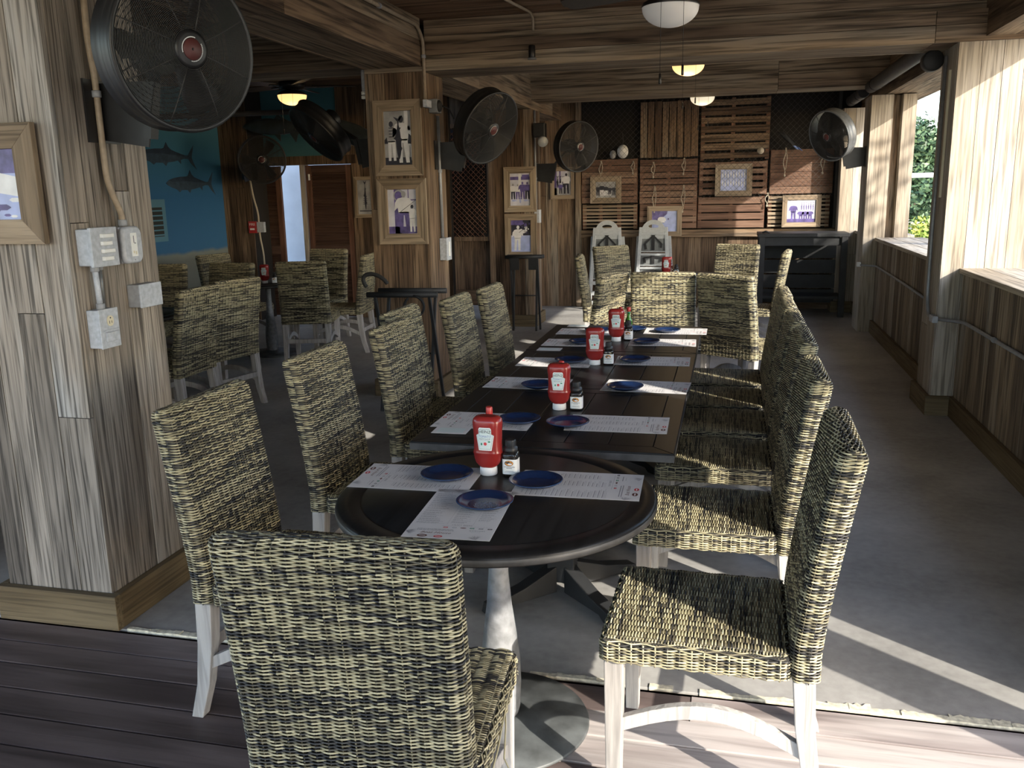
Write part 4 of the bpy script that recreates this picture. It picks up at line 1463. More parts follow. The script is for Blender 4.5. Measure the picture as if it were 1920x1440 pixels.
def wall_fan(label, c, axis, mount, mdir, R=0.28, steel=False):
    """a drum fan at c blowing along axis, held by a yoke on a plate at 'mount' whose face looks along mdir"""
    t = thing('wall_fan', label, 'fan', c, 0, 'drum fans on the columns')
    ax = Vector(axis).normalized()
    u = ax.cross(Vector((0, 0, 1))).normalized()
    v = u.cross(ax).normalized()
    O = Vector((0, 0, 0))
    dp = 0.056
    shell = M['dull_steel'] if steel else M['fan_metal']
    mb = MB()
    mb.lathe([(R - 0.008, -dp), (R + 0.002, -dp - 0.006), (R + 0.008, -dp + 0.004), (R, -dp + 0.018), (R, -0.01), (R + 0.003, 0.0), (R, 0.01), (R, dp - 0.018), (R + 0.010, dp - 0.004), (R + 0.006, dp + 0.006), (R - 0.008, dp + 0.002), (R - 0.010, dp - 0.02), (R - 0.010, -dp + 0.02), (R - 0.008, -dp)], 56, O, ax, cap0=False, cap1=False)
    mb.build('drum', shell, t)
    for nm, s, hub in (('front_grille', 1, 0.058), ('rear_grille', -1, 0.075)):
        mb = MB()
        k = 40 if s > 0 else 11
        def dome(r):
            return s * (dp + 0.002 + 0.030 * (1 - (r / R) ** 2))
        for i in range(k + 1):
            r = hub + (R - 0.006 - hub) * i / k
            mb.tube(ring_pts(ax * dome(r), u, v, r, 40), 0.0014 if s > 0 else 0.0018, 4, True)
        for i in range(8):
            a = 2 * PI * i / 8 + 0.3
            d = u * math.cos(a) + v * math.sin(a)
            mb.tube([ax * dome(hub + (R - hub) * q) + d * (hub + (R - 0.004 - hub) * q) for q in (0, 0.25, 0.5, 0.75, 1)], 0.0026, 4)
        g = mb.build(nm, M['wire'], t)
        if s > 0:
            mb = MB()
            mb.lathe([(hub, dp + 0.020), (hub + 0.002, dp + 0.031), (hub - 0.010, dp + 0.036), (0.001, dp + 0.038)], 36, O, ax)
            hb = mb.build('hub_cap', M['fan_metal'], t)
            mb = MB()
            mb.lathe([(0.034, dp + 0.0372), (0.033, dp + 0.0392), (0.001, dp + 0.0396)], 30, O, ax)
            mb.lathe([(0.004, dp + 0.0397), (0.001, dp + 0.042)], 10, O, ax, m=1)
            for a0, a1 in ((-0.35, 1.9), (2.6, 4.9)):
                n = 18
                for i in range(n):
                    a = a0 + (a1 - a0) * i / n
                    w_ = (a1 - a0) / n * (0.9 if a0 < 0 else 0.62)
                    q = []
                    for aa, rr in ((a, 0.0355), (a + w_, 0.0355), (a + w_, 0.0385), (a, 0.0385)):
                        q.append(ax * (dp + 0.0375) + (u * math.cos(aa) + v * math.sin(aa)) * rr)
                    mb.add(q, [(0, 1, 2, 3)], 2)
            mb.build('badge', [M['badge_red'], M['fan_metal'], M['label_white']], hb)
    for i in range(3):
        mb = MB()
        a0 = 2 * PI * i / 3
        rows = []
        for q in range(9):
            r = 0.05 + (R - 0.035 - 0.05) * q / 8
            wd = 0.55 if q < 7 else 0.45
            rows.append([ax * (0.035 - 0.07 * (k / 4)) + (u * math.cos(a0 + wd * (k / 4 - 0.5)) + v * math.sin(a0 + wd * (k / 4 - 0.5))) * r for k in range(5)])
        o = len(mb.v)
        for r_ in rows:
            mb.v.extend([tuple(p) for p in r_])
        for a in range(8):
            for b in range(4):
                mb.f.append([o + a * 5 + b, o + a * 5 + b + 1, o + (a + 1) * 5 + b + 1, o + (a + 1) * 5 + b]); mb.m.append(0); mb.t.append(0.5); mb.s.append(True)
        bl = mb.build('fan_blade', M['fan_metal'], t)
        bl.modifiers.new('thick', 'SOLIDIFY').thickness = 0.003
    mb = MB()
    mb.lathe([(0.075, -dp - 0.02), (0.078, -dp - 0.05), (0.072, -dp - 0.12), (0.05, -dp - 0.14), (0.001, -dp - 0.142)], 28, O, ax)
    mb.lathe([(0.045, -dp - 0.03), (0.045, 0.03)], 20, O, ax)
    mb.build('motor', M['fan_metal'], t)
    mt = Vector(mount) - Vector(c)
    md = Vector(mdir).normalized()
    sd = md.cross(Vector((0, 0, 1))).normalized()
    mb = MB()
    lo = [mt + sd * a * 0.085 + Vector((0, 0, 1)) * b * 0.11 for a, b in ((-1, -1), (1, -1), (1, 1), (-1, 1))]
    mb.hexa(lo, [p + md * 0.008 for p in lo])
    tip = ax * (-dp - 0.06) - v * 0.02
    gl = [mt + md * 0.006 - sd * 0.004 + Vector((0, 0, 0.10)), mt + md * 0.006 - sd * 0.004 + Vector((0, 0, -0.10)), mt + md * 0.19 - sd * 0.004 + Vector((0, 0, -0.13)), mt + md * 0.24 - sd * 0.004 + Vector((0, 0, 0.10))]
    mb.hexa(gl, [p + sd * 0.008 for p in gl])
    e1 = mt + md * 0.20 + Vector((0, 0, -0.10)); e2 = mt + md * 0.235 + Vector((0, 0, 0.10))
    mb.bar(e1, e2, 0.03, 0.045)
    mb.bar(e2, tip, 0.04, 0.02)
    mb.build('bracket', M['fan_metal'], t)
    return t

wall_fan('large black drum fan nearest the camera on the grey column, red hub badge', (-1.775, 2.70, 2.09), (0.91, -0.40, -0.08), (CX1 + 0.003, 2.92, 1.93), (1, 0, 0), 0.25)
wall_fan('black drum fan tilted downwards on the second column, above the chair row', (-1.86, 6.85, 2.11), (0.80, -0.42, -0.42), (CX1 + 0.004, 6.84, 1.90), (1, 0, 0))
wall_fan('black drum fan on the third column, above the small standing rack', (-1.76, 10.45, 2.10), (0.72, -0.66, -0.12), (CX1 + 0.004, 10.55, 1.82), (1, 0, 0))
wall_fan('grey metal drum fan on the window side pillar, seen from its steel drum side', (1.06, 10.5, 2.14), (-0.72, -0.62, -0.30), (1.416, 10.55, 1.90), (-1, 0, 0), 0.27, True)
wall_fan('dim black drum fan facing the camera on the boards beside the sea mural', (-5.40, 9.75, 2.03), (0.42, -0.90, 0.0), (-5.95, 10.46, 1.92), (0, -1, 0), 0.27)
wall_fan('dark drum fan in the side room beside the framed column, under the mounted fish tail', (-3.30, 6.95, 2.13), (-0.45, -0.50, -0.62), (CX0 - 0.004, 6.9, 1.95), (-1, 0, 0), 0.27)

# ------------------------------------------------------------------ ceiling fans with lamp bowls
def ceiling_fan(label, x, y, zb, zc, glass, rot, lit=None):
    t = thing('ceiling_fan', label, 'ceiling fan', (x, y, zb), 0, 'ceiling fans with lamp bowls')
    H = 0.095
    mb = MB()
    prof = [(0.001, 0.0)] + [(0.145 * math.sin(a), H * (1 - math.cos(a))) for a in [PI / 2 * i / 12 for i in range(1, 13)]] + [(0.146, H + 0.004), (0.135, H + 0.006)]
    mb.lathe(prof, 48, cap0=False)
    mb.build('lamp_bowl', glass, t)
    mb = MB()
    top = zc - zb
    mb.lathe([(0.140, H), (0.148, H + 0.008), (0.14, H + 0.025), (0.10, H + 0.045), (0.07, H + 0.05), (0.07, H + 0.06), (0.125, H + 0.07), (0.135, H + 0.10), (0.125, H + 0.135), (0.05, H + 0.15), (0.018, H + 0.155), (0.018, max(top - 0.05, H + 0.157)), (0.065, max(top - 0.045, H + 0.158)), (0.07, max(top, H + 0.16))], 36)
    mb.build('motor_housing', M['bronze'], t)
    for i in range(5):
        a = rot + 2 * PI * i / 5
        q = Matrix.Rotation(a, 4, 'Z')
        mb = MB()
        mb.prism([(0.20, -0.05), (0.22, -0.06), (0.58, -0.072), (0.63, -0.06), (0.65, 0.0), (0.63, 0.06), (0.58, 0.072), (0.22, 0.06), (0.20, 0.05)], -0.004, 0.004, 'xy')
        mb.transform(Matrix.Rotation(0.20, 4, 'X'))
        mb.box(0.11, 0.25, -0.018, 0.018, -0.012, -0.005, 1)
        mb.transform(Matrix.Translation((0, 0, H + 0.095)))
        mb.transform(q)
        mb.build('blade', [M['blade'], M['bronze']], t)
    for dx, dy, ln in ((-0.036, -0.12, 0.34), (0.075, -0.10, 0.30)):
        mb = MB()
        mb.tube([(dx, dy - 0.032, H + 0.02), (dx, dy - 0.038, H - 0.02), (dx, dy - 0.038, H - ln)], 0.0012, 5)
        mb.lathe([(0.005, H - ln - 0.05), (0.007, H - ln - 0.046), (0.006, H - ln), (0.002, H - ln + 0.004)], 10, (dx, dy - 0.038, 0))
        mb.build('pull_chain', M['bronze'], t)
    if lit:
        ld = bpy.data.lights.new('bowl_light', 'POINT')
        ld.energy = lit; ld.color = (1.0, 0.72, 0.42); ld.shadow_soft_size = 0.1
        lo = bpy.data.objects.new('bowl_light', ld)
        C.objects.link(lo)
        lo.parent = t
        lo.location = (0, 0, -0.12)
    return t

ceiling_fan('unlit white bowl ceiling fan nearest the camera, at the top of the picture', -0.33, 4.9, 2.425, CEIL, M['lampglass'], 0.25)
ceiling_fan('warm lit bowl ceiling fan in the middle bay over the long table', -0.41, 8.6, 2.605, 2.96, M['lamp_warm'], 0.6, 3)
ceiling_fan('small pale bowl ceiling fan farthest down the main room by the pallets', -0.366, 11.4, 2.575, 2.96, M['lamp_pale'], 0.1, 2)
ceiling_fan('yellow lit bowl ceiling fan in the dim side room', -4.37, 8.6, 2.51, 2.96, M['lamp_warm'], 0.4, 1.2)

# ------------------------------------------------------------------ framed photographs
def person_shape(mb, cx, z0, h, m_body, m_leg, m_head, y, lean=0.0, wide=1.0):
    def P(a, b):
        return (cx + (a * wide + lean * b) * h, y, z0 + b * h)
    mb.poly([P(-0.10, 0), P(-0.03, 0), P(-0.01, 0.42), P(0.01, 0.42), P(0.04, 0), P(0.11, 0), P(0.10, 0.5), P(-0.10, 0.5)], m_leg)
    mb.poly([P(-0.11, 0.47), P(0.11, 0.47), P(0.13, 0.62), P(0.19, 0.55), P(0.17, 0.74), P(0.12, 0.82), P(0.04, 0.84), P(-0.04, 0.84), P(-0.12, 0.82), P(-0.18, 0.72), P(-0.20, 0.52), P(-0.13, 0.60)], m_body)
    mb.poly([(cx + (lean * 0.92 + 0.058 * math.cos(2 * PI * k / 14)) * h, y - 0.0002, z0 + (0.92 + 0.075 * math.sin(2 * PI * k / 14)) * h) for k in range(14)], m_head)


def picture(label, w, h, border, loc, rz, scene, bg, seed, group=None, tilt=0.0):
    """a mitred wooden frame round a photograph, standing on its wall; local x across, z up, front towards -y"""
    t = thing('picture_frame', label, 'picture', loc, rz, group)
    d = 0.024
    for (p, ax_m) in (([(-w / 2, h / 2), (w / 2, h / 2), (w / 2 - border, h / 2 - border), (-w / 2 + border, h / 2 - border)], 'frame_x'),
                      ([(-w / 2, -h / 2), (-w / 2 + border, -h / 2 + border), (w / 2 - border, -h / 2 + border), (w / 2, -h / 2)], 'frame_x'),
                      ([(-w / 2, -h / 2), (-w / 2, h / 2), (-w / 2 + border, h / 2 - border), (-w / 2 + border, -h / 2 + border)], 'frame'),
                      ([(w / 2, -h / 2), (w / 2 - border, -h / 2 + border), (w / 2 - border, h / 2 - border), (w / 2, h / 2)], 'frame')):
        mb = MB()
        mb.prism(p, -d, 0.0, 'xz', 0, RND.random())
        mb.build('moulding', M[ax_m], t, 0.0015)
    r = random.Random(seed)
    mb = MB()
    iw, ih = w - 2 * border, h - 2 * border
    mb.box(-iw / 2 - 0.002, iw / 2 + 0.002, -0.008, -0.001, -ih / 2 - 0.002, ih / 2 + 0.002, 0)
    ph = mb.build('photo', [M[bg]], t)
    mb = MB()
    y = -0.0085
    names = ['photo_white', 'photo_violet', 'photo_dark', 'photo_blue', 'photo_grey']
    def quad(x0, x1, z0, z1, m, yy=y):
        mb.poly([(x0 * iw, yy, z0 * ih), (x1 * iw, yy, z0 * ih), (x1 * iw, yy, z1 * ih), (x0 * iw, yy, z1 * ih)], m)
    def fishp(cx, cz, L_, H, m, yy, up=False):
        o = [((a - 0.5) * L_, b * H) for a, b in fish_outline(1, 1)]
        o = [(cx + (-b if up else a), yy, cz + (a if up else b)) for a, b in o]
        mb.poly(o[::-1], m)
    if scene == 'two_and_fish':
        quad(-0.5, 0.5, -0.5, -0.36, 2); quad(0.25, 0.38, -0.36, 0.5, 0, y - 0.0001); quad(-0.5, -0.3, -0.1, 0.02, 2, y - 0.0001)
        person_shape(mb, -0.24 * iw, -0.42 * ih, 0.74 * ih, 4, 0, 2, y - 0.0004)
        for k in range(4):
            quad(-0.33, -0.15, 0.02 + k * 0.055, 0.035 + k * 0.055, 2, y - 0.0006)
        fishp(0.02 * iw, 0.0, 0.80 * ih, 0.10 * ih, 2, y - 0.0006, True)
        person_shape(mb, 0.20 * iw, -0.46 * ih, 0.88 * ih, 0, 0, 2, y - 0.0004, -0.05, 1.15)
        person_shape(mb, 0.42 * iw, -0.42 * ih, 0.66 * ih, 2, 0, 4, y - 0.0002)
    elif scene == 'white_shirt':
        quad(-0.28, -0.05, -0.5, 0.5, 1); quad(-0.5, 0.5, -0.5, -0.34, 1); quad(0.2, 0.23, -0.3, 0.5, 1, y - 0.0001); quad(0.2, 0.5, 0.25, 0.275, 1, y - 0.0001); quad(0.2, 0.5, -0.07, -0.05, 1, y - 0.0001)
        mb.poly([(-0.1 * iw + 0.2 * iw * math.cos(2 * PI * k / 20), y - 0.0002, 0.36 * ih + 0.14 * ih * math.sin(2 * PI * k / 20)) for k in range(20)], 4)
        mb.poly([(-0.13 * iw + 0.13 * iw * math.cos(2 * PI * k / 20), y - 0.0003, 0.36 * ih + 0.10 * ih * math.sin(2 * PI * k / 20)) for k in range(20)], 1)
        person_shape(mb, 0.05 * iw, -0.48 * ih, 0.95 * ih, 0, 1, 4, y - 0.0006, 0, 1.25)
        mb.poly([(-0.07 * iw, y - 0.001, -0.01 * ih), (0.45 * iw, y - 0.001, 0.24 * ih), (0.45 * iw, y - 0.001, 0.25 * ih), (-0.07 * iw, y - 0.001, 0.005 * ih)], 2)
        person_shape(mb, 0.33 * iw, -0.46 * ih, 0.62 * ih, 0, 0, 2, y - 0.0005)
    elif scene == 'group':
        quad(-0.5, 0.5, 0.30, 0.40, 1); quad(-0.08, 0.05, -0.3, 0.5, 0, y - 0.0001); quad(0.1, 0.45, 0.40, 0.46, 1, y - 0.0001)
        for k in range(4):
            person_shape(mb, (-0.36 + 0.24 * k) * iw, -0.30 * ih, r.uniform(0.45, 0.62) * ih, r.choice((0, 1, 2)), r.choice((1, 2)), r.choice((1, 4)), y - 0.0004 - 0.0002 * k, 0, 1.3)
        for k in range(3):
            fishp((-0.3 + 0.3 * k) * iw, -0.34 * ih, 0.28 * iw, 0.05 * ih, 3, y - 0.0014, k == 1)
    elif scene == 'wading':
        quad(-0.5, 0.5, 0.02, 0.5, 2); quad(-0.5, 0.5, -0.5, 0.02, 3); quad(-0.5, 0.1, 0.35, 0.5, 1, y - 0.0001)
        for k in range(14):
            cx, cz, q = r.uniform(-0.1, 0.45), r.uniform(0.1, 0.42), r.uniform(0.03, 0.09)
            mb.poly([(cx * iw + q * iw * math.cos(2 * PI * i / 7), y - 0.0002, cz * ih + q * 0.7 * ih * math.sin(2 * PI * i / 7)) for i in range(7)], r.choice((0, 1, 1)))
        person_shape(mb, -0.2 * iw, -0.46 * ih, 0.80 * ih, 0, 0, 0, y - 0.0006, 0.05, 1.2)
        mb.poly([(-0.1 * iw, y - 0.001, 0.1 * ih), (0.4 * iw, y - 0.001, 0.33 * ih), (0.4 * iw, y - 0.001, 0.34 * ih), (-0.1 * iw, y - 0.001, 0.115 * ih)], 2)
    elif scene == 'dock':
        quad(-0.5, -0.36, -0.5, 0.5, 1); quad(-0.2, -0.12, -0.2, 0.5, 1, y - 0.0001); quad(-0.5, 0.5, -0.5, -0.2, 4); quad(0.3, 0.5, -0.3, 0.5, 4, y - 0.0001)
        for k in range(3):
            fishp((-0.3 + 0.17 * k) * iw, 0.05 * ih, 0.5 * ih, 0.07 * ih, 2, y - 0.0004, True)
        person_shape(mb, 0.22 * iw, -0.44 * ih, 0.86 * ih, 0, 2, 2, y - 0.0006, 0, 1.3)
        person_shape(mb, -0.12 * iw, -0.44 * ih, 0.45 * ih, 1, 2, 0, y - 0.0006, 0, 1.4)
    elif scene == 'crew':
        quad(-0.5, 0.5, -0.5, -0.25, 4)
        for k in range(5):
            person_shape(mb, (-0.40 + 0.2 * k) * iw, -0.36 * ih, r.uniform(0.55, 0.8) * ih, r.choice((2, 2, 0)), r.choice((0, 2)), 4, y - 0.0004 - 0.0002 * k, 0, 1.5)
        fishp(0.02 * iw, -0.33 * ih, 0.5 * iw, 0.08 * ih, 0, y - 0.002)
    elif scene == 'anglers':
        mb.poly([(-0.5 * iw, y, 0.5 * ih), (-0.5 * iw, y, -0.2 * ih), (-0.30 * iw, y, -0.05 * ih), (-0.12 * iw, y, 0.12 * ih), (0.1 * iw, y, 0.36 * ih), (0.12 * iw, y, 0.5 * ih)], 1)
        mb.poly([(-0.5 * iw, y - 0.0001, -0.5 * ih), (-0.2 * iw, y - 0.0001, -0.5 * ih), (-0.3 * iw, y - 0.0001, -0.1 * ih), (-0.5 * iw, y - 0.0001, 0.05 * ih)], 3)
        person_shape(mb, -0.05 * iw, -0.46 * ih, 0.80 * ih, 0, 3, 1, y - 0.0006, -0.12, 1.4)
        person_shape(mb, 0.20 * iw, -0.46 * ih, 0.62 * ih, 3, 3, 1, y - 0.0005, -0.1, 1.4)
    elif scene == 'catch':
        for row, z in ((0, 0.28), (1, -0.12)):
            for k in range(9):
                fishp((-0.42 + 0.105 * k) * iw, (z + r.uniform(-0.03, 0.03)) * ih, 0.34 * ih, 0.035 * iw, 0, y - 0.0002, True)
    elif scene == 'pier':
        quad(-0.5, 0.5, -0.5, -0.34, 1)
        for k in range(6):
            fishp((0.0 + 0.08 * k) * iw, 0.2 * ih, r.uniform(0.3, 0.45) * ih, 0.03 * iw, 1, y - 0.0002, True)
        person_shape(mb, -0.28 * iw, -0.42 * ih, 0.78 * ih, 1, 1, 3, y - 0.0006, 0, 1.3)
        for k in range(3):
            person_shape(mb, (-0.02 + 0.16 * k) * iw, -0.42 * ih, 0.48 * ih, 1, 1, 0, y - 0.0005, 0, 1.7)
    elif scene == 'surf':
        quad(-0.5, 0.5, 0.16, 0.5, 1)
        mb.poly([(-0.5 * iw, y - 0.0002, 0.16 * ih), (-0.2 * iw, y - 0.0002, 0.24 * ih), (0.1 * iw, y - 0.0002, 0.20 * ih), (0.5 * iw, y - 0.0002, 0.10 * ih), (0.5 * iw, y - 0.0002, -0.18 * ih), (0.1 * iw, y - 0.0002, -0.10 * ih), (-0.5 * iw, y - 0.0002, -0.30 * ih)], 0)
        for k in range(10):
            cx, cz, q = r.uniform(-0.4, 0.45), r.uniform(-0.46, -0.2), r.uniform(0.05, 0.14)
            mb.poly([(max(-0.5, min(0.5, cx + q * math.cos(2 * PI * i / 6))) * iw, y - 0.0003 - 0.0001 * k, max(-0.5, min(0.5, cz + q * 0.4 * math.sin(2 * PI * i / 6))) * ih) for i in range(6)], r.choice((3, 1, 0)))
    elif scene == 'hung_fish':
        fishp(0.06 * iw, 0.05 * ih, 0.86 * ih, 0.13 * iw, 2, y - 0.0004, True)
        for s in (-1, 1):
            for k in range(4):
                mb.poly([(0.06 * iw, y - 0.0006, (-0.02 - 0.05 * k) * ih), ((0.06 + s * 0.24) * iw, y - 0.0006, (-0.06 - 0.05 * k) * ih), (0.06 * iw, y - 0.0006, (-0.05 - 0.05 * k) * ih)], 2)
        quad(-0.4, 0.5, -0.42, -0.39, 2)
    mb.build('image', [M[k] for k in names], ph)
    if tilt:
        t.rotation_euler = (0, tilt, rz)
    return t

G_P = 'framed fishing photographs'
picture('framed surf photograph on the front of the grey column, cut by the left picture edge', 0.46, 0.41, 0.085, (-2.545, 2.652, 1.675), 0, 'surf', 'photo_blue', 1, G_P)
picture('upper framed photograph on the second column, men with a hanging fish', 0.385, 0.56, 0.082, (-2.475, 6.564, 2.025), 0, 'two_and_fish', 'photo_grey', 2, G_P)
picture('lower framed photograph on the second column, man in a white shirt', 0.40, 0.50, 0.082, (-2.465, 6.564, 1.475), 0, 'white_shirt', 'photo_bg', 3, G_P)
picture('upper framed photograph on the third column, group with fish', 0.39, 0.52, 0.075, (-2.405, 10.334, 1.625), 0, 'group', 'photo_bg', 4, G_P)
picture('lower framed photograph on the third column, angler wading', 0.39, 0.52, 0.075, (-2.405, 10.334, 1.085), 0, 'wading', 'photo_blue', 5, G_P)
picture('framed photograph on the boards right of the third column, man on a dock', 0.34, 0.43, 0.055, (-2.245, 12.226, 1.70), 0, 'dock', 'photo_bg', 6, G_P)
picture('dark framed crew photograph on the leftmost pallet of the back wall', 0.42, 0.36, 0.075, (-1.64, 12.165, 1.60), 0, 'crew', 'photo_grey', 7, G_P)
picture('pale blue framed photograph low on the back wall, second from the left on the pallets', 0.46, 0.40, 0.065, (-0.85, 12.165, 1.17), 0, 'anglers', 'photo_blue', 8, G_P)
picture('bright framed photograph of fish rows, highest on the pallets', 0.47, 0.41, 0.070, (0.035, 12.165, 1.69), 0, 'catch', 'photo_blue', 9, G_P)
picture('framed photograph at the right end of the pallets, people and hanging fish', 0.48, 0.41, 0.062, (0.90, 12.165, 1.28), 0, 'pier', 'photo_bg', 10, G_P)
picture('narrow framed picture of a hanging fish in the dim side room, right of the doors', 0.28, 0.52, 0.045, (-4.60, 10.876, 1.57), 0, 'hung_fish', 'photo_grey', 11, G_P)

# ------------------------------------------------------------------ pallets, net and bits on the back wall
PYB = 12.262


def pallet(label, x0, x1, z0, z1, n, vertical=False, m='red_x', thick=0.02, gaps=0.16, mids=(0.0,), seed=0, group='wooden pallets on the back wall'):
    t = thing('pallet', label, 'pallet', ((x0 + x1) / 2, PYB, z0), 0, group)
    r = random.Random(seed)
    w, h = x1 - x0, z1 - z0
    if vertical:
        for q in (0.06, 0.5, 0.94):
            mb = MB(); mb.box(-w / 2, w / 2, -0.035, 0.0, h * q - 0.035, h * q + 0.035, 0, r.random()); mb.build('stringer', M['red_x'], t)
    else:
        for q in [-w / 2 + 0.025, w / 2 - 0.025] + [w * k for k in mids]:
            mb = MB(); mb.box(q - 0.025, q + 0.025, -0.035, 0.0, 0, h, 0, r.random()); mb.build('stringer', M['red_z'], t)
    L_ = w if vertical else h
    p = 0.0
    step = L_ / n
    for i in range(n):
        g = step * gaps * r.uniform(0.5, 1.5)
        a, b = i * step + g / 2, (i + 1) * step - g / 2
        mb = MB()
        y0 = -0.036 - thick - r.uniform(0, 0.004)
        e = r.uniform(0, 0.012)
        if vertical:
            mb.box(-w / 2 + a, -w / 2 + b, y0, -0.036, e, h - e, 0, r.random())
        else:
            mb.box(-w / 2 + e, w / 2 - e, y0, -0.036, a, b, 0, r.random())
        mb.build('slat', M[m], t)
    return t

pallet('dark pallet behind the crew photograph, leftmost on the back wall', -1.98, -1.22, 1.42, 2.00, 7, seed=1, gaps=0.13)
pallet('small grey open rack above the left grey high chair', -1.97, -1.22, 1.07, 1.40, 7, m='frame_x', seed=2, gaps=0.5, mids=(-0.17, 0.17))
pallet('reddish pallet with rope ties above the low blue photograph', -1.19, -0.43, 1.07, 1.98, 11, seed=3, gaps=0.13)
pallet('tall dark pallet with upright slats high on the back wall', -1.19, -0.43, 2.00, 2.72, 8, True, 'brown_z', seed=4, gaps=0.13)
pallet('large brown pallet at the top right of the upright slatted one', -0.40, 0.47, 1.95, 2.73, 7, m='brown_x', seed=5, gaps=0.25, mids=(-0.03,))
pallet('reddish pallet behind the highest bright photograph', -0.41, 0.46, 1.50, 1.93, 5, seed=6, gaps=0.28)
pallet('sunlit pallet low on the back wall under the highest photograph', -0.42, 0.44, 1.07, 1.48, 4, seed=7, gaps=0.22)
pallet('warm brown close-slatted pallet right of the highest photograph', 0.49, 1.27, 1.50, 2.06, 6, seed=8, gaps=0.05)
pallet('small slatted pallet behind the rightmost photograph', 0.48, 1.25, 1.07, 1.48, 8, m='frame_x', seed=9, gaps=0.42)

# net draped in front of the upper wall
mb = MB()
NX0, NX1, NZ0, NZ1 = -1.95, 1.28, 1.45, 2.80
s = 0.075
k = 0
c0 = NX0 - (NZ1 - NZ0)
while c0 < NX1:
    for sl in (1, -1):
        pts = []
        for i in range(19):
            z = NZ0 + (NZ1 - NZ0) * i / 18
            x = c0 + (z - NZ0) if sl > 0 else c0 + (NZ1 - z)
            zz = z - 0.05 * math.sin((x - NX0) * 1.9) ** 2 * (1 - i / 18)
            if NX0 <= x <= NX1:
                pts.append((x, 12.112 + 0.006 * math.sin(x * 7), zz))
        if len(pts) > 1:
            mb.tube(pts, 0.0016, 3, caps=False)
    c0 += s
net = mb.build('fishing_net', M['net'])
tag(net, 'dark diamond fishing net hung over the upper pallets', 'net')
# rope ties
for (x, z, ln, lab) in ((-1.72, 1.98, 0.22, 'short rope tie hanging at the left of the leftmost pallet'), (-1.29, 1.97, 0.16, 'short rope tie hanging under the white float'),
                        (-1.02, 1.95, 0.19, 'frayed rope tie at the upper left of the reddish pallet'), (-0.62, 1.99, 0.20, 'rope tie at the upper right of the reddish pallet'),
                        (-1.00, 1.64, 0.34, 'long rope tie above the left side of the low blue photograph'), (-0.62, 1.64, 0.34, 'long rope tie above the right side of the low blue photograph'),
                        (0.66, 2.08, 0.34, 'double rope tie hanging under the blue cloth'), (1.12, 2.00, 0.24, 'rope tie below the grey metal fan'), (0.455, 1.52, 0.16, 'knotted rope tie between the two right pallet stacks')):
    r = random.Random(int(x * 100) + 77)
    mb = MB()
    y = 12.165
    pts = [(x + 0.014 * math.sin(i * 0.9 + r.random()), y + 0.004 * math.sin(i * 1.3), z - ln * i / 9) for i in range(10)]
    mb.tube(pts, 0.006, 6)
    mb.lathe([(0.004, z - ln - 0.025), (0.013, z - ln - 0.012), (0.012, z - ln + 0.002), (0.004, z - ln + 0.012)], 8, (pts[-1][0], y, 0))
    mb.tube([(x + 0.02, y, z), (x + 0.034, y - 0.004, z - ln * 0.4), (x + 0.02, y, z - ln * 0.8)], 0.005, 6)
    tag(mb.build('rope_tie', M['rope']), lab, 'rope', 'rope ties on the pallets')
# float, shell, blue cloth caught behind the net
t = thing('net_float', 'white oval float hanging behind the net, upper left of the back wall', 'float', (-1.42, 12.20, 2.095))
mb = MB()
prof = [(0.001, -0.09)] + [(0.075 * math.sin(PI * i / 12), -0.09 * math.cos(PI * i / 12)) for i in range(1, 12)] + [(0.001, 0.09)]
mb.lathe(prof, 24); mb.build('body', M['photo_white'], t)
mb = MB(); mb.tube([(0, 0, 0.088), (0.006, 0, 0.15), (-0.004, 0.0, 0.24)], 0.004, 6); mb.build('cord', M['net'], t)
mb = MB(); mb.lathe([(0.001, -0.06), (0.03, -0.045), (0.045, 0.0), (0.03, 0.045), (0.001, 0.055)], 12, (-1.55, 12.19, 2.06))
tag(mb.build('net_float', M['photo_grey']), 'small grey float left of the white oval float', 'float')
mb = MB(); mb.lathe([(0.002, -0.012), (0.03, -0.01), (0.045, 0.0), (0.03, 0.012), (0.004, 0.03)], 10, (0.36, 12.09, 2.05), (0, -1, 0.2))
tag(mb.build('sea_shell', M['rope']), 'pale sea shell caught in the net right of the tall pallets', 'shell')
mb = MB()
rows = [[(0.55 + 0.020 * j + 0.05 * i, 12.165 + 0.02 * math.sin(j * 1.4 + i), 2.28 - 0.045 * i - 0.004 * j * j * (i / 5) * 0.3) for j in range(5)] for i in range(6)]
for r_ in rows:
    mb.v.extend(r_)
for i in range(5):
    for j in range(4):
        mb.f.append([i * 5 + j, i * 5 + j + 1, i * 5 + j + 6, i * 5 + j + 5]); mb.m.append(0 if i < 4 else 1); mb.t.append(0.5); mb.s.append(True)
cl = mb.build('hung_cloth', [M['bench'], M['ink_blue']])
cl.modifiers.new('thick', 'SOLIDIFY').thickness = 0.006
tag(cl, 'dark hanging cloth with a blue tip beside the grey metal fan', 'cloth')
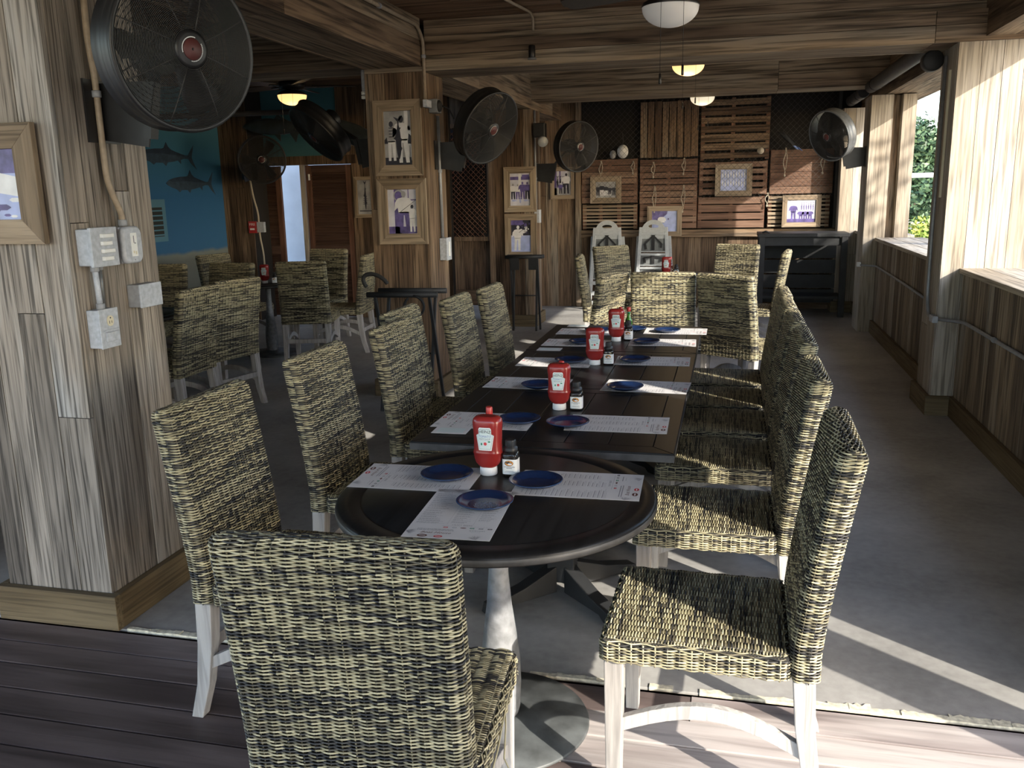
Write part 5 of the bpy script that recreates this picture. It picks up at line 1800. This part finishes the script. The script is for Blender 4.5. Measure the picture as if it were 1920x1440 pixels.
# lattice panel and its frame on the boards left of the third column
t = thing('lattice_panel', 'dark lattice panel in a wooden frame left of the third column', 'panel', (-3.60, 12.275, 0.98))
mb = MB(); mb.box(-0.27, 0.27, -0.02, 0.0, 0.0, 1.5); mb.build('backing', M['bench'], t)
mb = MB()
for i in range(-26, 9):
    for sl in (1, -1):
        a = -0.27 + 0.0; pts = []
        x0, z0 = i * 0.075, 0.0
        for z in (0.0, 1.5):
            pass
        # clip the slanted lath to the opening
        best = []
        for k in range(61):
            z = 1.5 * k / 60
            x = x0 + z if sl > 0 else -(x0 + z)
            if -0.26 <= x <= 0.26:
                best.append((x, z))
        if len(best) > 2:
            (xa, za), (xb, zb) = best[0], best[-1]
            yy = -0.026 if sl > 0 else -0.032
            mb.bar((xa, yy, za), (xb, yy, zb), 0.005, 0.026, up=(0, 1, 0))
mb.build('lattice', M['red_z'], t)
mb = MB()
mb.box(-0.33, -0.27, -0.045, 0, -0.06, 1.56); mb.box(0.27, 0.33, -0.045, 0, -0.06, 1.56); mb.box(-0.27, 0.27, -0.045, 0, -0.06, 0.0); mb.box(-0.27, 0.27, -0.045, 0, 1.5, 1.56)
mb.build('frame', M['brown_z'], t, 0.003)

# ------------------------------------------------------------------ grey high chairs against the back wall
def high_chair(label, x, y):
    t = thing('high_chair', label, 'high chair', (x, y, 0), 0, 'grey high chairs by the back wall')
    # two front rails leaning back, two rear rails
    def rail(sx, y0, y1, x0, x1, z1, nm):
        mb = MB()
        mb.bar((sx * x0, y0, 0), (sx * x1, y1, z1), 0.045, 0.03, up=(0, 1, 0))
        mb.build(nm, M['highchair'], t, 0.004)
    for sx in (-1, 1):
        rail(sx, -0.12, 0.02, 0.225, 0.165, 1.10, 'front_rail')
        rail(sx, 0.16, 0.08, 0.265, 0.205, 0.98, 'rear_rail')
    mb = MB()
    out = [(0.155 * math.cos(PI * i / 16), 0.155 * math.sin(PI * i / 16) * 0.95) for i in range(17)] + [(-0.165, -0.10), (0.165, -0.10)]
    hole = [(0.07 * math.cos(PI * i / 8), 0.045 + 0.045 * math.sin(PI * i / 8)) for i in range(9)]
    # the arched top is built as bands round the hand hole
    n = len(out)
    ho = []
    for a, b in out:
        d = math.hypot(a, b - 0.062) or 1
        ho.append((0.068 * a / d, 0.062 + 0.026 * (b - 0.062) / d))
    vs = [(a, 0.0, b) for a, b in out] + [(a, 0.0, b) for a, b in ho] + [(a, 0.03, b) for a, b in out] + [(a, 0.03, b) for a, b in ho]
    fs = []
    for i in range(n):
        j = (i + 1) % n
        fs += [(i, i + n, j + n, j), (i + 2 * n, j + 2 * n, j + 3 * n, i + 3 * n), (i, j, j + 2 * n, i + 2 * n), (i + n, i + 3 * n, j + 3 * n, j + n)]
    mb.add([(a, b + 0.0, c + 1.05) for a, b, c in vs], fs)
    mb.build('handle_arch', M['highchair'], t)
    for k, (z0, z1) in enumerate(((0.78, 1.03), (0.60, 0.76), (0.42, 0.58))):
        f = 1 - (z0 + z1) / 2.2
        wd = 0.145 + 0.06 * f
        yy = -0.12 + 0.14 * (z0 + z1) / 2.2
        mb = MB()
        mb.box(-wd, wd, yy + 0.012, yy + 0.03, z0, z1, 0)
        mb.build('back_panel', M['highchair_dark'], t, 0.004)
        mb = MB()
        mb.box(-wd - 0.01, wd + 0.01, yy - 0.01, yy + 0.03, z1 - 0.03, z1, 0)
        mb.box(-wd - 0.01, wd + 0.01, yy - 0.02, yy + 0.05, z0 - 0.006, z0 + 0.006, 0)
        mb.build('cross_rail', M['highchair'], t, 0.003)
        mb = MB()
        ys = yy + 0.0
        mb.box(-0.03, 0.03, ys - 0.008, ys + 0.01, z1 - 0.035, z1 - 0.008, 0)
        mb.box(-0.02, 0.02, ys - 0.006, ys + 0.008, z0 + 0.02, z1 - 0.03, 0)
        mb.bar((-0.01, ys, z1 - 0.05), (-wd * 0.72, ys - 0.01, z0 + 0.10), 0.022, 0.006, up=(0, 1, 0))
        mb.bar((0.01, ys, z1 - 0.05), (wd * 0.72, ys - 0.01, z0 + 0.10), 0.022, 0.006, up=(0, 1, 0))
        mb.bar((-wd * 0.72, ys - 0.01, z0 + 0.105), (-wd * 0.62, ys - 0.012, z0 + 0.03), 0.035, 0.008, up=(0, 1, 0))
        mb.bar((wd * 0.72, ys - 0.01, z0 + 0.105), (wd * 0.66, ys - 0.012, z0 + 0.05), 0.03, 0.008, up=(0, 1, 0))
        mb.build('harness', M['strap'], t)
    for z in (0.34, 0.20, 0.07):
        f = 1 - z / 1.1
        wd = 0.165 + 0.06 * f
        yy = -0.12 + 0.14 * z / 1.1
        mb = MB(); mb.box(-wd, wd, yy - 0.012, yy + 0.05, z, z + 0.05)
        mb.build('foot_rail', M['highchair'], t, 0.003)
    return t

high_chair('left grey high chair stack with black straps against the back wall', -1.60, 11.98)
high_chair('right grey high chair stack with dusty straps against the back wall', -0.98, 11.98)

# ------------------------------------------------------------------ dark bench table, tray stands
t = thing('console_table', 'black stained work table in the back right corner under the pallets', 'table', (0.90, 11.75, 0))
mb = MB(); mb.box(-0.55, 0.52, -0.30, 0.30, 0.985, 1.03); mb.build('top', M['bench'], t, 0.004)
mb = MB(); mb.box(-0.52, 0.50, -0.27, -0.245, 0.88, 0.98); mb.build('apron', M['bench'], t)
for x, y in ((-0.50, -0.26), (0.47, -0.26), (-0.50, 0.26), (0.47, 0.26)):
    mb = MB(); mb.box(x - 0.035, x + 0.035, y - 0.035, y + 0.035, 0, 0.985); mb.build('leg', M['bench'], t, 0.003)
mb = MB()
for i in range(4):
    mb.box(-0.46, 0.43, 0.20, 0.22, 0.12 + i * 0.19, 0.29 + i * 0.19, 0)
mb.build('back_boards', M['bench'], t)
mb = MB(); mb.box(-0.50, 0.47, -0.24, 0.24, 0.22, 0.25); mb.build('shelf', M['bench'], t)
mb = MB(); mb.tube([(-0.50, -0.31, 1.045), (-0.46, -0.32, 1.06), (-0.42, -0.31, 1.045)], 0.012, 8); mb.build('knob', M['black_metal'], t)


def tray_stand(label, x, y, rz, H, W, spread, brown):
    t = thing('tray_stand', label, 'tray stand', (x, y, 0), rz)
    for sx in (-1, 1):
        for s in (-1, 1):
            mb = MB()
            mb.bar((sx * (W / 2 + 0.012 * s), s * spread, 0), (sx * (W / 2 + 0.012 * s) * 0.98, -s * spread * (0.8 if H > 0.6 else 1), H), 0.028, 0.022, up=(1, 0, 0))
            mb.build('leg', M['bench'], t, 0.003)
    for s in (-1, 1):
        mb = MB()
        mb.tube([(-W / 2 - 0.07, s * spread * 0.8, H + 0.008), (W / 2 + 0.07, s * spread * 0.8, H + 0.008)], 0.021, 10)
        mb.build('top_bar', M['bench'], t)
    mb = MB()
    if brown:
        for s in (-0.5, 0.0, 0.5):
            mb = MB(); mb.box(W * s * 0.8 - 0.03, W * s * 0.8 + 0.03, -spread * 0.78, spread * 0.78, H - 0.005, H - 0.001); mb.build('webbing', M['strap'], t)
    else:
        for s in (-0.5, 0.5):
            mb = MB(); mb.box(W * s * 0.7 - 0.05, W * s * 0.7 + 0.05, -spread - 0.004, -spread + 0.004, H - 0.14, H); mb.build('webbing', M['strap'], t)
    mb = MB(); mb.tube([(-W / 2, 0, H * 0.48), (W / 2, 0, H * 0.48)], 0.008, 8); mb.build('pivot_rod', M['black_metal'], t)
    return t

tray_stand('black folding tray stand in front of the second column, dark strap loop on it', -2.34, 6.24, 0.06, 0.875, 0.40, 0.17, True)
t = thing('folded_strap', 'dark belt looped over the left of the tray stand by the second column', 'strap', (-2.38, 6.24, 0.905))
mb = MB()
rows = []
for i in range(25):
    a = PI * 1.1 * i / 24
    rows.append((-0.20 + 0.10 * math.cos(a + 0.4) * (1 if i < 16 else 1), -0.02, 0.045 + 0.075 * math.sin(a)))
mb.tube(rows, 0.016, 8)
mb.tube([(0.16, -0.19, -0.03)] + [(0.16 + 0.075 * math.sin(2 * PI * i / 20), -0.19, -0.10 + 0.075 * math.cos(2 * PI * i / 20)) for i in range(19)], 0.010, 6)
mb.build('band', M['strap'], t)
tray_stand('tall narrow black folding stand leaning at the third column under its photographs', -2.30, 10.05, 0.0, 0.855, 0.30, 0.06, False)

# ------------------------------------------------------------------ electrics on the grey column
FX = CX1 + 0.003


def ybox(mb, y0, y1, z0, z1, dep, m=0):
    mb.box(FX, FX + dep, y0, y1, z0, z1, m)

t = thing('switch_box', 'white paint-flaked metal box on the grey column, left of the covered outlet', 'electrical box', (0, 0, 0))
mb = MB(); ybox(mb, 2.71, 2.84, 1.385, 1.515, 0.055); mb.build('box', M['grey_box'], t, 0.004)
mb = MB()
mb.box(FX + 0.055, FX + 0.068, 2.705, 2.845, 1.38, 1.52, 0)
for i in range(4):
    mb.box(FX + 0.068, FX + 0.082, 2.75, 2.80 + 0.012 * (i % 2), 1.402 + i * 0.027, 1.416 + i * 0.027, 1)
mb.build('hinged_cover', [M['grey_box'], M['label_white']], t, 0.002)
t = thing('covered_outlet', 'grey weatherproof box with a rounded cover and white switch on the grey column', 'electrical box', (0, 0, 0))
mb = MB(); ybox(mb, 2.88, 2.985, 1.38, 1.515, 0.05); mb.build('box', M['grey_box_dark'], t, 0.004)
mb = MB()
mb.loft([[(FX + 0.05 + dz, 2.9325 + a, 1.4475 + b) for a, b, _ in superell(w_, h_, 0, 32, 5)] for dz, w_, h_ in ((0, 0.055, 0.070), (0.012, 0.054, 0.069), (0.02, 0.048, 0.062))])
mb.build('cover', M['grey_box'], t)
mb = MB()
mb.box(FX + 0.070, FX + 0.0735, 2.917, 2.948, 1.405, 1.492, 0)
mb.box(FX + 0.0735, FX + 0.0745, 2.927, 2.931, 1.455, 1.482, 1); mb.box(FX + 0.0735, FX + 0.0745, 2.931, 2.940, 1.452, 1.456, 1); mb.box(FX + 0.0735, FX + 0.0745, 2.922, 2.928, 1.416, 1.426, 2); mb.box(FX + 0.0735, FX + 0.0745, 2.934, 2.941, 1.412, 1.424, 2)
mb.lathe([(0.0035, 0), (0.003, 0.002)], 10, (FX + 0.068, 2.9325, 1.392), (1, 0, 0), m=1)
mb.build('switch_plate', [M['label_white'], M['ink_grey'], M['ivory']], t)
t = thing('junction_box', 'plain white junction box on the grey column by its inner edge', 'electrical box', (0, 0, 0))
mb = MB(); ybox(mb, 2.955, 3.085, 1.205, 1.292, 0.052); mb.build('box', M['grey_box_dark'], t, 0.003)
mb = MB(); mb.box(FX + 0.052, FX + 0.060, 2.953, 3.087, 1.203, 1.294); mb.build('cover', M['grey_box'], t, 0.002)
t = thing('wall_outlet', 'lowest grey outlet box on the grey column with one ivory socket', 'outlet', (0, 0, 0))
mb = MB(); ybox(mb, 2.715, 2.815, 1.085, 1.225, 0.05); mb.build('box', M['grey_box'], t, 0.004)
mb = MB(); mb.box(FX + 0.05, FX + 0.056, 2.713, 2.817, 1.083, 1.227)
mb.box(FX + 0.056, FX + 0.064, 2.735, 2.805, 1.107, 1.142); mb.box(FX + 0.056, FX + 0.060, 2.728, 2.812, 1.146, 1.152)
mb.build('face_plate', M['grey_box'], t, 0.002)
mb = MB()
mb.loft([[(FX + 0.056 + dz, 2.768 + a, 1.182 + b) for a, b, _ in superell(0.017, 0.019, 0, 28, 2.6)] for dz in (0, 0.003)], 0)
mb.box(FX + 0.059, FX + 0.0595, 2.760, 2.7625, 1.172, 1.183, 1); mb.box(FX + 0.059, FX + 0.0595, 2.7725, 2.775, 1.173, 1.182, 1)
mb.lathe([(0.003, 0), (0.003, 0.0006)], 10, (FX + 0.059, 2.768, 1.193), (1, 0, 0), m=1)
mb.build('socket', [M['ivory'], M['ink']], t)


def pipe(name, label, pts, r, m, clips=(), clip_m=None, cat='pipe'):
    # round the corners a little
    P = [Vector(p) for p in pts]
    out = [P[0]]
    for a, b, c in zip(P, P[1:], P[2:]):
        l1, l2 = (b - a).length, (c - b).length
        d = min(0.06, l1 * 0.4, l2 * 0.4)
        p0, p2 = b + (a - b).normalized() * d, b + (c - b).normalized() * d
        for i in range(6):
            q = i / 5
            out.append(p0 * (1 - q) ** 2 + b * 2 * q * (1 - q) + p2 * q ** 2)
    out.append(P[-1])
    t = thing(name, label, cat, (0, 0, 0))
    mb = MB(); mb.tube(out, r, 12); mb.build('run', m, t)
    for c, ax in clips:
        mb = MB()
        A = Vector(ax).normalized()
        mb.lathe([(r + 0.003, -0.012), (r + 0.005, -0.01), (r + 0.005, 0.01), (r + 0.003, 0.012)], 14, c, A)
        mb.build('clip', clip_m or M['grey_box_dark'], t)
    return t

pipe('conduit_pipe', 'tan conduit running down the grey column to the covered outlet', [(FX + 0.018, 2.885, 2.50), (FX + 0.018, 2.872, 2.18), (FX + 0.018, 2.888, 2.05), (FX + 0.018, 2.888, 1.68), (FX + 0.030, 2.935, 1.56), (FX + 0.030, 2.935, 1.517)], 0.0115, M['conduit'], [((FX + 0.018, 2.888, 1.99), (0, 0, 1)),  ((FX + 0.030, 2.935, 1.53), (0, 0, 1))])
pipe('conduit_pipe', 'short grey conduit between the flaked box and the lowest outlet on the grey column', [(FX + 0.028, 2.755, 1.384), (FX + 0.028, 2.762, 1.226)], 0.0105, M['grey_box'], [((FX + 0.028, 2.755, 1.374), (0, 0, 1)), ((FX + 0.028, 2.762, 1.234), (0, 0, 1))])
pipe('conduit_pipe', 'second short conduit just behind the one above the lowest outlet', [(FX + 0.012, 2.800, 1.384), (FX + 0.012, 2.798, 1.226)], 0.008, M['dull_steel'], [((FX + 0.012, 2.80, 1.376), (0, 0, 1))])
# second column: conduit along beam and down, disconnect box
pipe('conduit_pipe', 'tan conduit along the beam and down the corner of the second column', [(CX1 + 0.02, 4.6, 2.80), (CX1 + 0.02, 6.42, 2.80), (CX1 + 0.02, 6.54, 2.72), (CX1 + 0.02, 6.54, 2.30)], 0.013, M['conduit'], [((CX1 + 0.02, 5.7, 2.80), (0, 1, 0)), ((CX1 + 0.02, 6.54, 2.6), (0, 0, 1))])
t = thing('pipe_fitting', 'white fittings and black plug at the top of the second column', 'fitting', (CX1 + 0.02, 6.60, 2.27))
mb = MB(); mb.box(-0.014, 0.02, -0.08, 0.03, -0.03, 0.025); mb.build('elbow', M['grey_box'], t, 0.004)
mb = MB(); mb.box(-0.015, 0.05, 0.06, 0.17, -0.06, 0.04); mb.build('box', M['dull_steel'], t, 0.003)
mb = MB(); mb.lathe([(0.045, 0.05), (0.042, 0.062), (0.02, 0.075), (0.001, 0.078)], 20, (0, 0.11, -0.01), (1, 0, 0)); mb.tube([(0.075, 0.11, -0.01), (0.12, 0.14, -0.03), (0.14, 0.2, -0.10)], 0.006, 6); mb.build('plug', M['strap'], t)
pipe('conduit_pipe', 'grey conduit down the side of the second column to its switch box', [(CX1 + 0.016, 6.84, 2.20), (CX1 + 0.016, 6.84, 1.75), (CX1 + 0.016, 6.85, 1.25)], 0.013, M['conduit_grey'], [((CX1 + 0.016, 6.84, 1.78), (0, 0, 1))])
t = thing('switch_box', 'grey switch box on the side of the second column below the fan', 'electrical box', (CX1 + 0.004, 6.86, 1.17))
mb = MB(); mb.box(0, 0.05, -0.06, 0.06, -0.09, 0.085); mb.build('box', M['grey_box'], t, 0.003)
mb = MB(); mb.box(0.05, 0.062, -0.062, 0.062, -0.092, 0.088); mb.box(0.062, 0.066, -0.015, 0.015, -0.06, 0.055, 1); mb.build('cover', [M['grey_box'], M['label_white']], t, 0.002)
pipe('conduit_pipe', 'white capped conduit stub on the dim side of the second column', [(CX0 - 0.03, 6.62, 2.54), (CX0 - 0.03, 6.62, 2.36)], 0.016, M['grey_box'], [((CX0 - 0.03, 6.62, 2.34), (0, 0, 1)), ((CX0 - 0.03, 6.62, 2.37), (0, 0, 1))], M['label_white'])
# third column
pipe('conduit_pipe', 'grey conduit down the side of the third column to its switch box', [(CX1 + 0.02, 10.42, 2.52), (CX1 + 0.02, 10.42, 2.1), (CX1 + 0.02, 10.44, 1.38)], 0.014, M['conduit_grey'], [((CX1 + 0.02, 10.42, 2.38), (0, 0, 1)), ((CX1 + 0.02, 10.43, 1.75), (0, 0, 1))])
t = thing('switch_box', 'small grey switch box on the side of the third column beside its photographs', 'electrical box', (CX1 + 0.004, 10.46, 1.31))
mb = MB(); mb.box(0, 0.05, -0.055, 0.055, -0.075, 0.075); mb.build('box', M['grey_box'], t, 0.003)
mb = MB(); mb.box(0.05, 0.060, -0.057, 0.057, -0.077, 0.077); mb.build('cover', M['grey_box'], t, 0.002)
t = thing('flood_light', 'black emergency lamp with a white lens high on the side of the third column', 'lamp', (CX1 + 0.004, 10.30, 2.27))
mb = MB(); mb.box(0.02, 0.16, 0.0, 0.12, -0.06, 0.10); mb.build('housing', M['black_metal'], t, 0.01)
mb = MB(); mb.lathe([(0.05, 0.0), (0.062, 0.06), (0.055, 0.075), (0.001, 0.085)], 24, (0.12, 0.03, -0.09), (0.35, -0.85, -0.4)); mb.build('lens', M['highchair'], t)
# beam spot fixture
t = thing('spot_fixture', 'small dark spot fixture on the face of the cross beam', 'lamp', (-1.42, 6.55, 2.545))
mb = MB(); mb.lathe([(0.022, 0.0), (0.024, 0.004), (0.024, 0.085), (0.02, 0.09)], 20); mb.build('can', M['bronze'], t)
mb = MB(); mb.lathe([(0.030, -0.008), (0.034, -0.002), (0.024, 0.006)], 20); mb.build('trim_ring', M['dull_steel'], t)
pipe('conduit_pipe', 'thin brown conduit stub on the ceiling above the cross beam', [(-1.50, 5.9, CEIL - 0.02), (-1.42, 6.50, CEIL - 0.02), (-1.42, 6.60, CEIL - 0.04), (-1.42, 6.60, 2.74)], 0.010, M['conduit'])
# window side conduit
pipe('conduit_pipe', 'grey conduit along the low window wall and up round the near pillar', [(WX - 0.018, 3.3, 0.69), (WX - 0.018, 6.42, 0.69), (1.405, 6.56, 0.69), (1.398, 6.75, 0.69), (1.396, 6.82, 0.80), (1.396, 6.84, 1.25), (1.396, 6.84, 2.45)], 0.012, M['conduit_grey'], [((WX - 0.018, 4.6, 0.69), (0, 1, 0)), ((WX - 0.018, 5.7, 0.69), (0, 1, 0))])
t = thing('pipe_fitting', 'white elbow fitting low on the near window pillar', 'fitting', (1.400, 6.58, 0.69))
mb = MB(); mb.box(-0.022, 0.016, -0.06, 0.05, -0.024, 0.024); mb.build('elbow', M['grey_box'], t, 0.006)
pipe('conduit_pipe', 'grey conduit along the far stretch of the low window wall', [(WX - 0.018, 7.15, 0.69), (WX - 0.018, 8.6, 0.72), (WX - 0.018, 10.2, 0.74), (1.40, 10.35, 0.74)], 0.011, M['conduit_grey'])
t = thing('pipe_fitting', 'round outlet fitting on the low window wall just past the near pillar', 'fitting', (WX - 0.002, 7.35, 0.70))
mb = MB(); mb.lathe([(0.036, 0.0), (0.036, 0.03), (0.028, 0.036)], 20, (0, 0, 0), (-1, 0, 0)); mb.build('box', M['grey_box'], t)
t = thing('pipe_fitting', 'small white fitting at the foot of the far window pillar conduit', 'fitting', (1.40, 10.36, 0.745))
mb = MB(); mb.box(-0.025, 0.015, -0.03, 0.03, -0.025, 0.025); mb.build('elbow', M['label_white'], t, 0.005)
# slim light strip on the near pillar
t = thing('edge_strip', 'thin pale strip fixed upright on the shaded face of the near window pillar', 'strip', (1.412, 6.76, 1.93))
mb = MB(); mb.box(-0.008, 0.006, -0.012, 0.012, -0.42, 0.42); mb.build('strip', M['ivory'], t)
# rolled blind along the openings
for y0, y1, lab in ((7.10, 10.30, 'dark rolled blind along the top of the far window opening'), (10.83, 11.93, 'dark rolled blind beyond the far window pillar')):
    t = thing('rolled_blind', lab, 'blind', (1.40, y0, 2.60))
    mb = MB(); mb.lathe([(0.058, 0.0), (0.062, 0.006), (0.062, y1 - y0), (0.05, y1 - y0 + 0.004)], 24, (0, 0, 0), (0, 1, 0)); mb.build('roll', M['bench'], t)
    for q in (0.3, y1 - y0 - 0.3):
        mb = MB()
        mb.lathe([(0.064, q - 0.015), (0.066, q), (0.064, q + 0.015)], 20, (0, 0, 0), (0, 1, 0))
        mb.build('strap', M['strap'], t)
t = thing('rolled_blind', 'dark rolled blind end poking past the cross beam at the near window pillar', 'blind', (1.34, 6.95, 2.44))
mb = MB(); mb.lathe([(0.001, -0.004), (0.06, 0.0), (0.07, 0.006), (0.07, 0.10)], 24, (0, 0, 0), (0, 1, 0)); mb.build('roll', M['bench'], t)

# ------------------------------------------------------------------ side room details
t = thing('fire_alarm', 'red fire alarm pull box on the boards beside the louvred doors', 'alarm', (-5.99, 10.475, 1.22))
mb = MB(); mb.box(-0.055, 0.055, -0.05, 0.0, -0.075, 0.075); mb.build('box', M['red_box'], t, 0.006)
mb = MB()
vs, fs = text_mesh('FIRE', 0.045)
mb.add([(a, -0.0512, b + 0.035) for a, b, _ in vs], fs)
mb.box(-0.03, 0.03, -0.058, -0.05, -0.035, -0.012)
mb.build('lettering', M['label_white'], t)
t = thing('switch_box', 'grey box right of the red fire alarm', 'electrical box', (-5.87, 10.475, 1.22))
mb = MB(); mb.box(-0.055, 0.045, -0.05, 0.0, -0.065, 0.065); mb.build('box', M['grey_box'], t, 0.003)
pipe('fan_cord', 'pale cord hanging from the dim fan down past the fire alarm', [(-5.98, 10.44, 1.85), (-5.95, 10.44, 1.6), (-5.90, 10.44, 1.4), (-5.90, 10.44, 1.1), (-5.87, 10.44, 0.9), (-5.86, 10.44, 0.5)], 0.012, M['rope'], cat='cord')
# overhead pipe in the side room
pipe('conduit_pipe', 'dark pipe under the ceiling of the side room above the mounted fish', [(-5.75, 8.2, 2.42), (-5.2, 10.4, 2.62)], 0.03, M['bench'])


def mounted_fish(label, loc, rz, L_, H, tilt=0.0):
    t = thing('mounted_fish', label, 'mounted fish', loc)
    t.rotation_euler = (0, tilt, rz)
    mb = MB()
    prof = [(0.0, 0.03, -0.02), (0.05, 0.20, 0.0), (0.15, 0.40, 0.02), (0.30, 0.52, 0.02), (0.45, 0.52, 0.01), (0.60, 0.42, 0.0), (0.74, 0.25, 0.0), (0.85, 0.11, 0.0), (0.92, 0.07, 0.0)]
    rings = []
    for a, h, c in prof:
        rings.append([((a - 0.5) * L_, 0.45 * h * H * math.cos(2 * PI * k / 20), (c + h * math.sin(2 * PI * k / 20)) * H) for k in range(20)])
    mb.loft(rings)
    mb.build('body', M['fish_dark'], t)
    def fin(nm, poly, m='fish_dark'):
        mb = MB(); mb.prism([((a - 0.5) * L_, b * H) for a, b in poly], -0.008, 0.008, 'xz'); mb.build(nm, M[m], t)
    fin('tail_fin', [(0.90, 0.06), (1.02, 0.85), (0.98, 0.0), (1.04, -1.0), (0.90, -0.06)])
    fin('dorsal_fin', [(0.42, 0.48), (0.47, 0.85), (0.52, 0.62), (0.62, 0.38)])
    fin('anal_fin', [(0.62, -0.36), (0.70, -0.95), (0.72, -0.5), (0.76, -0.22)])
    fin('pelvic_fin', [(0.42, -0.46), (0.50, -0.92), (0.50, -0.48)])
    return t

mounted_fish('large dark mounted fish above the louvred doors', (-5.50, 10.45, 2.45), 0, 1.05, 0.19, 0.05)
f2 = mounted_fish('second dark mounted fish with its tail beside the framed column', (-3.55, 8.6, 2.12), 0.1, 1.0, 0.20, 0.45)
mb = MB()
mb.tube([(-0.1, 0, 0.08), (-0.38, 0.0, 0.78)], 0.004, 6)
mb.build('hanging_wire', M['net'], f2)

# ------------------------------------------------------------------ outside: trees, bush, rail, neighbouring roof post
def leafy(name, label, cat, c, rad, n, leaf, m, seed, trunk_r=0.0, squash=(1, 1, 1), clumps=14, group=None):
    t = thing(name, label, cat, (c[0], c[1], -0.16), 0, group)
    r = random.Random(seed)
    cz = c[2] + 0.16
    cl = []
    for _ in range(clumps):
        v = Vector((r.gauss(0, 1), r.gauss(0, 1), r.gauss(0, 1))).normalized() * rad * r.uniform(0.35, 0.8)
        cl.append((Vector((v.x * squash[0], v.y * squash[1], v.z * squash[2])), rad * r.uniform(0.28, 0.45)))
    mb = MB()
    for _ in range(n):
        cc, cr = r.choice(cl)
        d = Vector((r.gauss(0, 1), r.gauss(0, 1), r.gauss(0, 1))).normalized()
        p = cc + d * cr * (0.6 + 0.4 * r.random()) + Vector((0, 0, cz))
        if p.z < 0.03:
            continue
        a = Vector((r.gauss(0, 1), r.gauss(0, 1), r.gauss(0, 0.6))).normalized()
        b = a.cross(d).normalized() * leaf * 0.45
        a = a * leaf
        mb.add([p - a * 0.5, p + b * 0.5, p + a * 0.5, p - b * 0.5], [(0, 1, 2, 3)], 0, min(1, max(0, r.gauss(0.5, 0.25))))
    mb.build('foliage', m, t)
    if trunk_r:
        mb = MB()
        mb.tube([(0, 0, 0), (0.05, 0.03, cz * 0.5), (0.0, 0.0, cz)], trunk_r, 10, radii=[trunk_r, trunk_r * 0.8, trunk_r * 0.4])
        for cc, cr in cl[:6]:
            mb.tube([(0.03, 0.02, cz * 0.6), Vector((0, 0, cz * 0.8)) + cc * 0.4, cc + Vector((0, 0, cz))], trunk_r * 0.3, 6)
        mb.build('trunk', M['trunk'], t)
    return t

leafy('green_bush', 'yellow-green sunlit bush outside the far window opening', 'bush', (2.60, 13.4, 0.85), 0.85, 9000, 0.085, M['leaf_gold'], 2, 0.03)
leafy('green_bush', 'darker low bush beyond the yellow-green one outside', 'bush', (4.4, 16.5, 0.9), 1.2, 3600, 0.15, M['leaf'], 6, 0.03)
leafy('leafy_tree', 'dark green tree outside beyond the window opening, nearest the white rail', 'tree', (4.9, 25.5, 1.75), 1.9, 11000, 0.16, M['leaf'], 3, 0.16)
leafy('leafy_tree', 'dark green tree farther right outside the windows', 'tree', (9.5, 27.0, 2.2), 2.3, 6000, 0.22, M['leaf'], 4, 0.18)
leafy('leafy_tree', 'dark green tree directly behind the boarded window posts outside', 'tree', (-0.5, 31.0, 2.4), 2.3, 5000, 0.28, M['leaf'], 5, 0.16)
t = thing('white_railing', 'white rail and post outside the far window opening', 'railing', (2.9, 15.0, -0.16))
mb = MB(); mb.box(-0.9, 1.6, -0.03, 0.03, 1.84, 1.91); mb.build('top_rail', M['white_plastic'], t, 0.005)
mb = MB(); mb.box(-0.9, 1.6, -0.02, 0.02, 1.12, 1.17); mb.build('lower_rail', M['white_plastic'], t, 0.005)
for x in (-0.30, 0.9):
    mb = MB(); mb.box(x - 0.045, x + 0.045, -0.045, 0.045, 0, 2.3); mb.build('post', M['white_plastic'], t, 0.005)

leafy('leafy_tree', 'open-crowned tree outside the windows, its leaves dappling the sun on the far wall', 'tree', (6.6, 6.4, 4.2), 1.5, 520, 0.22, M['leaf'], 9, 0.05, (1, 1.5, 0.9), 16)
